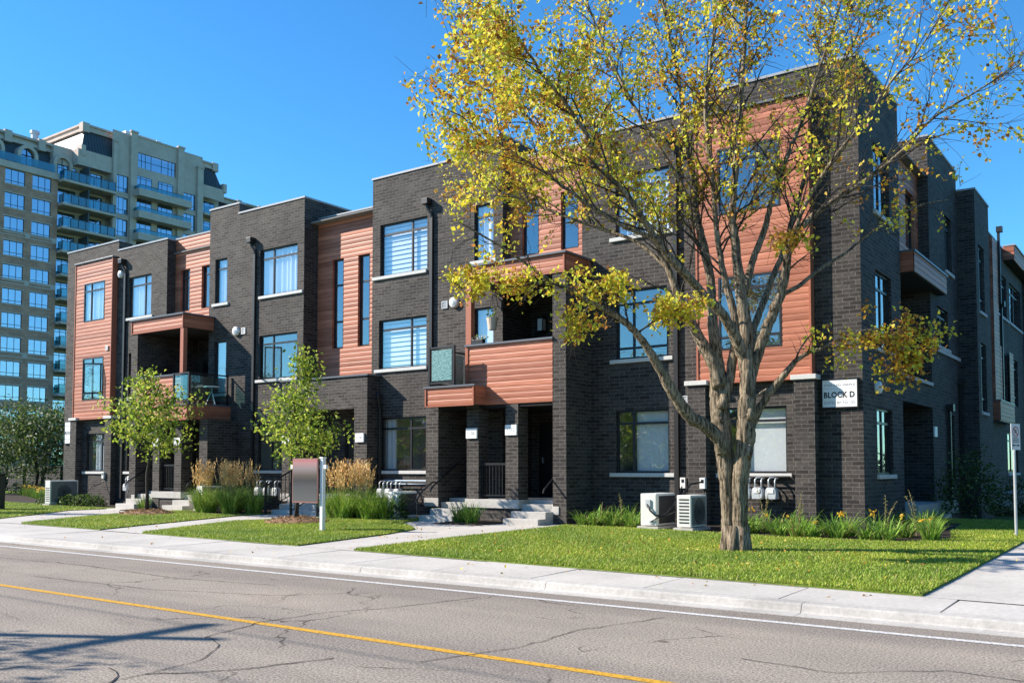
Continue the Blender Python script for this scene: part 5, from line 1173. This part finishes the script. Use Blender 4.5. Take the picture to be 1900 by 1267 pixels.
for (a, b, c, s, lab) in ((-15.74, -15.38, 2.42, '1106', 'white number plate 1106 on the porch pier'), (-14.43, -14.07, 2.48, '1112', 'white number plate 1112 on the porch pier right of plate 1106'),
                          (-20.64, -20.29, 2.42, '1100', 'white number plate on the right pier of the central portico'), (-24.0, -23.67, 2.42, '1094', 'white number plate on the left pier of the central portico, behind the leaves'), (-28.88, -28.54, 2.42, '1090', 'right of two white number plates behind the left young tree'), (-30.19, -29.83, 2.42, '1086', 'left of two white number plates behind the left young tree')):
    t = plate('number_plate', lab, 'number plate', (FPp if not -24.2 < a < -20 else FRONT(20.447)), a, b, c, c + .27, .05); text(s, .15, (FPp if not -24.2 < a < -20 else FRONT(20.447)), (a + b) / 2, -.052, c + .085, t, 'letter_grey', .24, 'CENTER')
TS = RIGHT(XS + .002)
t = plate('number_plate', 'small white number plate on the courtyard wall in shade', 'number plate', TS, 27.98, 28.3, 2.5, 2.78, .04)

# ------------------------------------------------------------------ vents and lights on the walls
def round_vent(label, T, u, w_, r=.16):
    t = thing('wall_vent', label, 'vent', T(u, 0, w_)); m = MB(); c = Vector(T(u, 0, w_)); nrm = Vector(T(u, -1, w_)) - c
    m.tube([c, c + nrm * .05, c + nrm * .10, c + nrm * .13], [r, r, r * .9, r * .45], 20); m.build('hood', 'white_plastic', t, smooth=False)
    m = MB(); m.tube([c + nrm * .128, c + nrm * .136], [r * .4, r * .35], 14); m.build('cap', 'galvanised', t); return t
def square_vent(label, T, u, w_, a=.22, mat='white_plastic'):
    t = thing('wall_vent', label, 'vent', T(u, 0, w_)); m = MB(T); h = a / 2; m.box(u - h, u + h, -.03, -.001, w_ + h - .03, w_ + h); m.box(u - h, u + h, -.03, -.001, w_ - h, w_ - h + .03); m.box(u - h, u - h + .03, -.03, -.001, w_ - h + .03, w_ + h - .03); m.box(u + h - .03, u + h, -.03, -.001, w_ - h + .03, w_ + h - .03); m.build('frame', mat, t)
    m = MB(T)
    for k in range(5): z = w_ - h + .045 + k * (a - .09) / 5; m.quad((u - h + .03, -.005, z + .028), (u + h - .03, -.005, z + .028), (u + h - .03, -.025, z), (u - h + .03, -.025, z))
    m.build('louvre', 'line_grey' if mat == 'white_plastic' else mat, t); return t
F1 = FRONT(Y0)
round_vent('round white wall vent left of the downspout on the second house', F1, -27.17, 6.47); square_vent('square white vent right beside the round one on the second house', F1, -26.8, 6.45)
round_vent('round white wall vent left of the balcony with the hanging pot', F1, -17.2, 6.45); square_vent('square grey vent left of the round white one by the balcony', F1, -17.58, 6.42, .22, 'meter_grey')
round_vent('round white wall vent beside the red bay on the far left', F1, -34.5, 9.4, .15); round_vent('round white vent on the shaded side wall above the corner window', TS, 22.1, 3.45, .15)
square_vent('small white vent on the red bay at far left', FRONT(YB - .03), -35.05, 6.45, .18); square_vent('pale grey square vent under the red bay behind the big tree', F1, -9.95, 3.28, .22, 'meter_grey')
T = FRONT(YD); lt = thing('wall_lantern', 'dark wall lantern with frosted glass in the balcony recess', 'lamp', T(-15.0, 0, 5.6))
m = MB(T); m.box(-15.05, -14.95, -.03, 0, 5.6, 5.95); m.box(-15.11, -14.89, -.25, -.03, 5.93, 5.97); m.box(-15.11, -14.89, -.25, -.03, 5.55, 5.58)
for x in (-15.11, -14.91): m.box(x, x + .02, -.25, -.23, 5.58, 5.93); m.box(x, x + .02, -.05, -.03, 5.58, 5.93)
m.build('cage', 'black_metal', lt); m = MB(T); m.box(-15.085, -14.915, -.225, -.055, 5.585, 5.925); m.build('glass', 'shade_cloth', lt)

# hanging pot with its bracket, window box, table on the balcony, bow on the door, lamp behind the window
t = thing('hanging_pot', 'small pale flower pot hanging from a bracket above the balcony', 'flower pot', (-15.55, 20.4, 5.4))
m = MB(); c = Vector((-15.42, 20.45, 5.42)); m.tube([c, c + Vector((0, 0, .05)), c + Vector((0, 0, .30)), c + Vector((0, 0, .34))], [.10, .115, .16, .17], 16); m.build('pot', 'terracotta', t)
m = MB(); e = c + Vector((0, 0, .95))
for a in range(3): m.tube([c + Vector((.15 * math.cos(a * 2.1), .15 * math.sin(a * 2.1), .33)), e], .005, 4)
m.tube([Vector((-15.52, 21.0, 6.3)), Vector((-15.5, 20.8, 6.42)), e + Vector((0, .05, .03)), e], .013, 6); m.tube([Vector((-15.52, 21.0, 6.1)), Vector((-15.5, 20.8, 6.15)), Vector((-15.48, 20.72, 6.4))], .011, 6); m.box(-15.54, -15.5, 20.97, 20.998, 6.05, 6.35); m.build('bracket', 'black_metal', t)
leaves('plant', np.array(c) + rng.normal(0, 1, (26, 3)) * (.06, .06, .09) + (0, 0, .44), .09, palette(26, GREEN), t, 'leaf', (-15.55, 20.4, 5.4))
t = thing('planter_box', 'dark window box with pale flowers on the balcony rail', 'planter', (-15.45, 19.82, 4.95)); m = MB(); m.box(-15.58, -15.2, 19.72, 19.86, 4.953, 5.08); m.build('box', 'black_metal', t, bevel=.01)
q = rng.uniform((-15.56, 19.74, 5.08), (-15.1, 19.86, 5.2), (60, 3)); leaves('flowers', q, .06, palette(60, [(3, (.7, .68, .6)), (2, (.2, .3, .08))]), t, 'leaf', (-15.45, 19.82, 4.95))
t = thing('side_table', 'small white bistro table behind the glass of the left balcony', 'table', (-27.6, 20.3, 3.83))
m = MB(); m.tube([(-27.6, 20.3, 4.45), (-27.6, 20.3, 4.48)], [.28, .28], 20); m.build('tabletop', 'white_plastic', t)
for a in range(3): m = MB(); m.tube([(-27.6 + .2 * math.cos(a * 2.1), 20.3 + .2 * math.sin(a * 2.1), 3.835), (-27.6 - .05 * math.cos(a * 2.1), 20.3 - .05 * math.sin(a * 2.1), 4.45)], .012, 6); m.build('leg', 'white_plastic', t)
t = thing('door_bow', 'pale ribbon bow hanging on the dark door of the central porch', 'bow', (-21.6, YM + .02, 2.3)); m = MB(); x, y, z = -21.55, YM + .05, 2.35
m.tube([(x, y, 2.93), (x, y, z)], .012, 6)
for s in (1, -1): m.tube([(x, y, z), (x + s * .12, y - .03, z + .10), (x + s * .17, y - .02, z), (x + s * .09, y - .03, z - .05), (x, y, z)], .016, 6); m.tube([(x, y, z), (x + s * .05, y - .02, z - .2), (x + s * .07, y - .01, z - .42)], .014, 6)
m.build('ribbon', 'white_plastic', t)
t = thing('table_lamp', 'table lamp with a drum shade behind the ground floor window', 'lamp', (-20.0, 22.1, 1.45)); m = MB(); x, y = -20.0, 22.05
m.tube([(x, y, 1.72), (x, y, 2.02)], [.2, .17], 20); m.build('lamp_shade', 'lamp_shade', t); m = MB(); m.tube([(x, y, 1.2), (x, y, 1.25), (x, y, 1.3), (x, y, 1.72)], [.1, .09, .02, .015], 10); m.build('base', 'black_metal', t)
m = MB(); m.box(-20.4, -18.6, 21.8, 22.4, 1.14, 1.2)
t = thing('sideboard', 'pale sideboard under the lamp behind the ground floor window', 'cabinet', (-19.5, 22.1, .9)); m.build('top', 'white_plastic', t); m = MB(); m.box(-20.38, -18.62, 21.85, 22.38, .75, 1.137); m.build('body', 'interior_paint', t)

# ------------------------------------------------------------------ cooling units, meters, boxes
def ac_unit(label, x, y, rz=0, pipes=False, L=.86, W=.34, Hh=.70):
    t = thing('cooling_unit', label, 'air conditioner', (x, y, G(x, y) + .03), rz, 'white cooling units along the front wall')
    m = MB(); m.box(-W / 2 - .06, W / 2 + .06, -L / 2 - .06, L / 2 + .06, -.02, .06); m.build('pad', 'concrete', t, local=True)
    m = MB(); m.box(-W / 2, W / 2, -L / 2, L / 2, .075, .075 + Hh); b = m.build('casing', 'ac_white', t, local=True, bevel=.02)
    s = 1 if not pipes else -1
    m = MB(); m.box(W / 2 * s + (.0 if s > 0 else -.004), W / 2 * s + (.004 if s > 0 else 0), -L / 2 + .05, L / 2 - .05, .12, .03 + Hh); 
    m.build('front_panel', 'ac_grille', t, local=True)
    m = MB(); c = Vector((W / 2 * s, .0, .075 + Hh / 2 - .01))
    for k in range(1, 7): rr = .045 * k; m.tube([c + Vector((.018 * s, rr * math.cos(a / 20 * 6.283), rr * math.sin(a / 20 * 6.283))) for a in range(21)], .006, 4, cap=False)
    for a in range(12): m.tube([c + Vector((.016 * s, 0, 0)), c + Vector((.016 * s, .29 * math.cos(a * .5236), .29 * math.sin(a * .5236)))], .004, 4)
    m.build('fan_grille', 'ac_coil' if s > 0 else 'black_metal', t, local=True)
    if pipes:
        m = MB(); m.box(W / 2 - .001, W / 2 + .006, -L / 2 + .12, L / 2 - .03, .12, .02 + Hh); m.build('coil', 'ac_coil', t, local=True)
        m = MB(); m.box(-.06, .06, -L / 2 - .035, -L / 2 + .001, .5, .66); m.box(.03, .11, -L / 2 - .03, -L / 2 + .001, .12, .2); m.build('valve_cover', 'meter_grey', t, local=True)
        m = MB(); m.tube([(-.02, -L / 2 - .02, .56), (.08, -L / 2 - .07, .42), (.2, -L / 2 - .05, .31), (.4, -L / 2 + .05, .30), (.55, -L / 2 + .25, .40), (.60, -L / 2 + .5, .75), (.62, -L / 2 + .9, 1.0), (.70, -L / 2 + 1.4, 1.05)], .022, 7)
        m.tube([(.07, -L / 2 - .03, .16), (.2, -L / 2 - .02, .24), (.42, -L / 2 + .05, .36), (.52, -L / 2 + .3, .6), (.5, -L / 2 + .7, .95)], .014, 6); m.build('hose', 'black_metal', t, local=True, smooth=True)
    else:
        m = MB()
        for k in range(8): z = .16 + k * .072; m.box(-W / 2 + .06, W / 2 - .05, -L / 2 - .006, -L / 2 - .001, z, z + .03)
        m.build('louvre', 'ac_coil', t, local=True)
    return t
ac_unit('white cooling unit with its hose end to the street, left of the big tree', -9.86, 19.40, 0, True, .95, .40, .72)
ac_unit('white cooling unit with a slotted end, between the hose unit and the big tree', -8.95, 19.25, 0, False, .82, .34, .70)
ac_unit('white cooling unit with a round fan at the far left corner', -36.35, 19.75, 0, False, 1.15, .38, .9)
ac_unit('white cooling unit hidden behind feathery grass left of the central steps', -26.9, 19.75, 0, False, .8, .34, .75)
ac_unit('white cooling unit tucked against the left pier of the numbered porch', -17.48, 19.1, 0, True, .8, .36, .68)
def meter(label, x, y, z, group='gas meters under the windows', pipe_to=.35):
    t = thing('gas_meter', label, 'gas meter', (x, y, z), 0, group)
    m = MB(); m.prism([(-.12, -.14), (.12, -.14), (.13, -.02), (.12, .08), (.08, .13), (-.08, .13), (-.12, .08), (-.13, -.02)], -.09, .09, 'y'); m.build('body', 'meter_grey', t, local=True, bevel=.015)
    m = MB(); m.box(-.07, .07, -.105, -.088, .0, .09); m.build('dial', 'white_plastic', t, local=True)
    m = MB(); m.tube([(-.075, 0, .13), (-.075, 0, .3), (-.05, .04, pipe_to), (.0, .1, pipe_to), (.0, .22, pipe_to)], .018, 7); m.tube([(.075, 0, .13), (.075, 0, .28), (.075, .05, pipe_to - .02), (.075, .22, pipe_to - .02)], .018, 7); m.build('pipes', 'galvanised', t, local=True, smooth=True)
    return t
for i, (x, lab) in enumerate(((-8.28, 'gas meter right against the big tree trunk, leftmost of three'), (-7.98, 'grey gas meter under the bay window, middle of three'), (-7.66, 'gas meter under the bay window, rightmost of three'))): meter(lab, x, 20.72, 1.05)
for i, (x, lab) in enumerate(((-19.72, 'gas meter beside the grass plumes, leftmost of three by the lamp window'), (-19.40, 'gas meter below the lamp window, middle of three'), (-19.05, 'gas meter below the lamp window, rightmost of three'))): meter(lab, x, 20.6, .88)
for i, (x, lab) in enumerate(((-25.4, 'gas meter behind the left grass plumes, left one of three'), (-24.95, 'gas meter behind the left grass plumes, middle one of three'), (-24.5, 'gas meter behind the left grass plumes, right one of three'))): meter(lab, x, 20.6, .85)
meter('gas meter in the shade between far left bay and porch steps', -33.2, 20.6, .9); meter('gas meter nearest the far left porch pier', -32.75, 20.6, .9)
for x0, x1, z, lab in ((-8.9, -6.9, 1.42, 'black gas pipe run above the meters under the right bay'), (-19.9, -17.3, 1.25, 'pale gas pipe run above the meters under the lamp window'), (-33.6, -31.9, 1.3, 'pale pipe run above the far left meters')):
    t = thing('gas_pipe', lab, 'pipe', (x0, 20.9, z)); m = MB(); m.tube([(x0, 20.9, z), (x1 - .4, 20.9, z), (x1 - .25, 20.9, z - .1), (x1, 20.9, z - .45), (x1, 20.9, .15)], .022, 8); m.tube([(x0 + .1, 20.88, z - .1), (x1 - .5, 20.88, z - .1)], .016, 8); m.tube([(x0, 20.9, z), (x0, 20.9, .15)], .022, 8); m.build('pipe', 'blue_pipe' if x0 > -20 and x0 < -10 else 'downspout_metal' if x0 > -10 else 'galvanised', t, smooth=True, uv=False)
def switch_box(label, x, y, z):
    t = thing('switch_box', label, 'switch box', (x, y, z)); m = MB(); m.box(x - .07, x + .07, y - .09, y, z - .13, z + .13); m.build('box', 'white_plastic', t, bevel=.008)
    m = MB(); m.box(x - .03, x + .03, y - .098, y - .088, z + .01, z + .09); m.build('handle', 'black_metal', t)
    m = MB(); m.tube([(x + .02, y - .05, z - .13), (x + .02, y - .06, z - .25), (x - .06, y - .2, z - .36), (x - .18, y - .45, z - .45), (x - .24, y - .6, z - .7)], .016, 7); m.build('conduit', 'black_metal', t, smooth=True)
switch_box('white electrical switch box on the wall above the hose unit', -9.96, 21.0, 1.26); switch_box('white electrical switch box on the pier above the slotted cooling unit', -9.32, 20.72, 1.26)
switch_box('white electrical switch box on the far left bay pier', -34.95, 20.72, 1.35)

# ------------------------------------------------------------------ sale sign and parking sign
z = G(-16, 14.8)
t = thing('sale_sign', 'white post sign with a blurred grey board and pink top on the lawn', 'sign', (-16.0, 14.8, z))
m = MB(); m.box(-16.045, -15.955, 14.755, 14.845, z - .1, 1.84); m.prism([(-16.06, 14.74), (-15.94, 14.74), (-15.94, 14.86), (-16.06, 14.86)], 1.84, 1.87, 'z'); m.build('post', 'sign_white', t, bevel=.006)
m = MB(); m.box(-17.06, -15.86, 14.765, 14.835, 1.60, 1.69); m.build('arm', 'sign_white', t, bevel=.005)
b = MB(); b.box(-16.92, -16.06, 14.70, 14.75, .82, 1.84); p = b.build('board', 'board_brown', t, bevel=.004)
m = MB(); m.quad((-16.895, 14.697, .86), (-16.085, 14.697, .86), (-16.085, 14.697, 1.815), (-16.895, 14.697, 1.815)); m.build('print', 'sale_print', p, unit_uv=True)
m = MB()
for x in (-16.7, -16.28): m.tube([(x, 14.735, 1.6), (x, 14.735, 1.7)], .012, 6)
m.build('hook', 'galvanised', t)
x, y = -2.78, 21.0; z = G(x, y)
t = thing('parking_sign', 'slim white no parking sign on a grey steel post by the walk', 'sign', (x, y, z))
m = MB(); m.tube([(x, y, z - .1), (x, y, 2.5)], .028, 10); m.build('post', 'galvanised', t)
ca, sa = math.cos(R(66)), math.sin(R(66)); TP = lambda u, d, w_: (x + u * ca + d * -sa * -1 * .0 + (d - .035) * sa, y + u * sa - (d - .035) * -ca * 1.0 if False else y + u * sa - (d - .035) * ca * -1, w_)
TP = lambda u, d, w_: (x + u * ca - (d - .035) * -sa, y + u * sa + (d - .035) * ca, w_)
TP = lambda u, d, w_: (x + u * ca + (.035 - d) * sa, y + u * sa - (.035 - d) * ca, w_)
m = MB(TP); m.box(-.15, .15, -.004, .004, 1.98, 2.50); p = m.build('panel', 'sign_white', t)
m = MB(TP); c = (0, 2.34); n = 24
for a in range(n):
    q0, q1 = a / n * 6.283, (a + 1) / n * 6.283; m.quad((c[0] + .105 * math.cos(q0), -.006, c[1] + .105 * math.sin(q0)), (c[0] + .105 * math.cos(q1), -.006, c[1] + .105 * math.sin(q1)), (c[0] + .085 * math.cos(q1), -.006, c[1] + .085 * math.sin(q1)), (c[0] + .085 * math.cos(q0), -.006, c[1] + .085 * math.sin(q0)))
m.quad((-.078, -.006, 2.40), (-.062, -.006, 2.418), (.078, -.006, 2.28), (.062, -.006, 2.262)); m.build('prohibition_ring', 'sign_red', p)
text('P', .15, TP, 0, -.007, 2.285, p, 'letter_dark', 0, 'CENTER'); m = MB(TP)
for zz in (2.2, 2.165, 2.13): m.box(-.1, .1, -.006, -.0045, zz, zz + .014)
m.f.append([m.P(q) for q in ((-.12, -.006, 2.07), (-.06, -.006, 2.04), (-.06, -.006, 2.10))]); m.m.append(0); m.f.append([m.P(q) for q in ((.12, -.006, 2.07), (.06, -.006, 2.10), (.06, -.006, 2.04))]); m.m.append(0); m.box(-.06, .06, -.006, -.0045, 2.062, 2.078); m.build('marking', 'letter_dark', p)

# ------------------------------------------------------------------ cracks and seams in the road, wires
def strip(pts, w_):
    mb = MB(); P = [Vector((a, b, 0)) for a, b in pts]; r = random.Random(int(abs(pts[0][0]) * 100)); Q = [P[0]]
    for a, b in zip(P, P[1:]):
        n = max(2, int((b - a).length / .12)); d = (b - a).normalized(); s = Vector((-d.y, d.x, 0))
        for k in range(1, n + 1): Q.append(a.lerp(b, k / n) + s * r.gauss(0, .014) * (k < n))
    L, Rr = [], []
    for k, p in enumerate(Q):
        d = (Q[min(k + 1, len(Q) - 1)] - Q[max(k - 1, 0)]).normalized(); s = Vector((-d.y, d.x, 0)) * w_ * .5 * r.uniform(.5, 1.3)
        L.append(p + s); Rr.append(p - s)
    for k in range(len(Q) - 1): mb.quad((*L[k].xy, .006), (*Rr[k].xy, .006), (*Rr[k + 1].xy, .006), (*L[k + 1].xy, .006))
    return tag(mb.build('road_crack', 'crack_tar', uv=False), kind='structure')
strip([(-7.62, 5.6), (-7.2, 5.42), (-6.95, 5.15), (-6.73, 4.87), (-6.64, 4.36), (-6.6, 3.89), (-6.5, 3.3)], .010)
strip([(-7.08, 4.27), (-6.75, 4.15), (-6.5, 3.9), (-6.25, 3.55), (-6.2, 3.2)], .016)
strip([(-7.6, 5.55), (-7.9, 6.5), (-7.84, 7.27), (-7.5, 7.95), (-7.2, 9.3)], .015); strip([(-6.64, 4.3), (-6.2, 4.8), (-5.9, 5.6)], .02)
strip([(-5.2, 5.9), (-4.9, 6.9), (-4.95, 8.0), (-4.6, 9.2)], .012); strip([(-14, 7.2), (-11.2, 7.35), (-9.4, 7.9), (-8.6, 8.8)], .012); strip([(-3.1, 7.6), (-2.3, 7.5), (-1.6, 8.1), (-.8, 8.0)], .012); strip([(-20, 8.2), (-15, 8.5), (-12, 8.3), (-10.2, 8.6)], .014); strip([(-4.2, 4.6), (-3.6, 5.0), (-3.3, 5.8), (-2.6, 6.1)], .012); strip([(-2.9, 5.2), (-2.0, 6.6), (-1.2, 7.0), (-.5, 7.6)], .016)
for y, z in ((-1.2, 7.66), (.1, 7.66)):
    m = MB(); m.tube([(-120, y, z + .4), (-69, y, z - .5), (-18.3, y, z), (20, y, z - .5), (60, y, z + .2)], .012, 5); t = thing('overhead_wire', 'thin overhead wire across the road casting a line of shadow', 'wire', (-18.3, y, z), 0, 'overhead wires across the road'); m.build('wire', 'black_metal', t, uv=False)
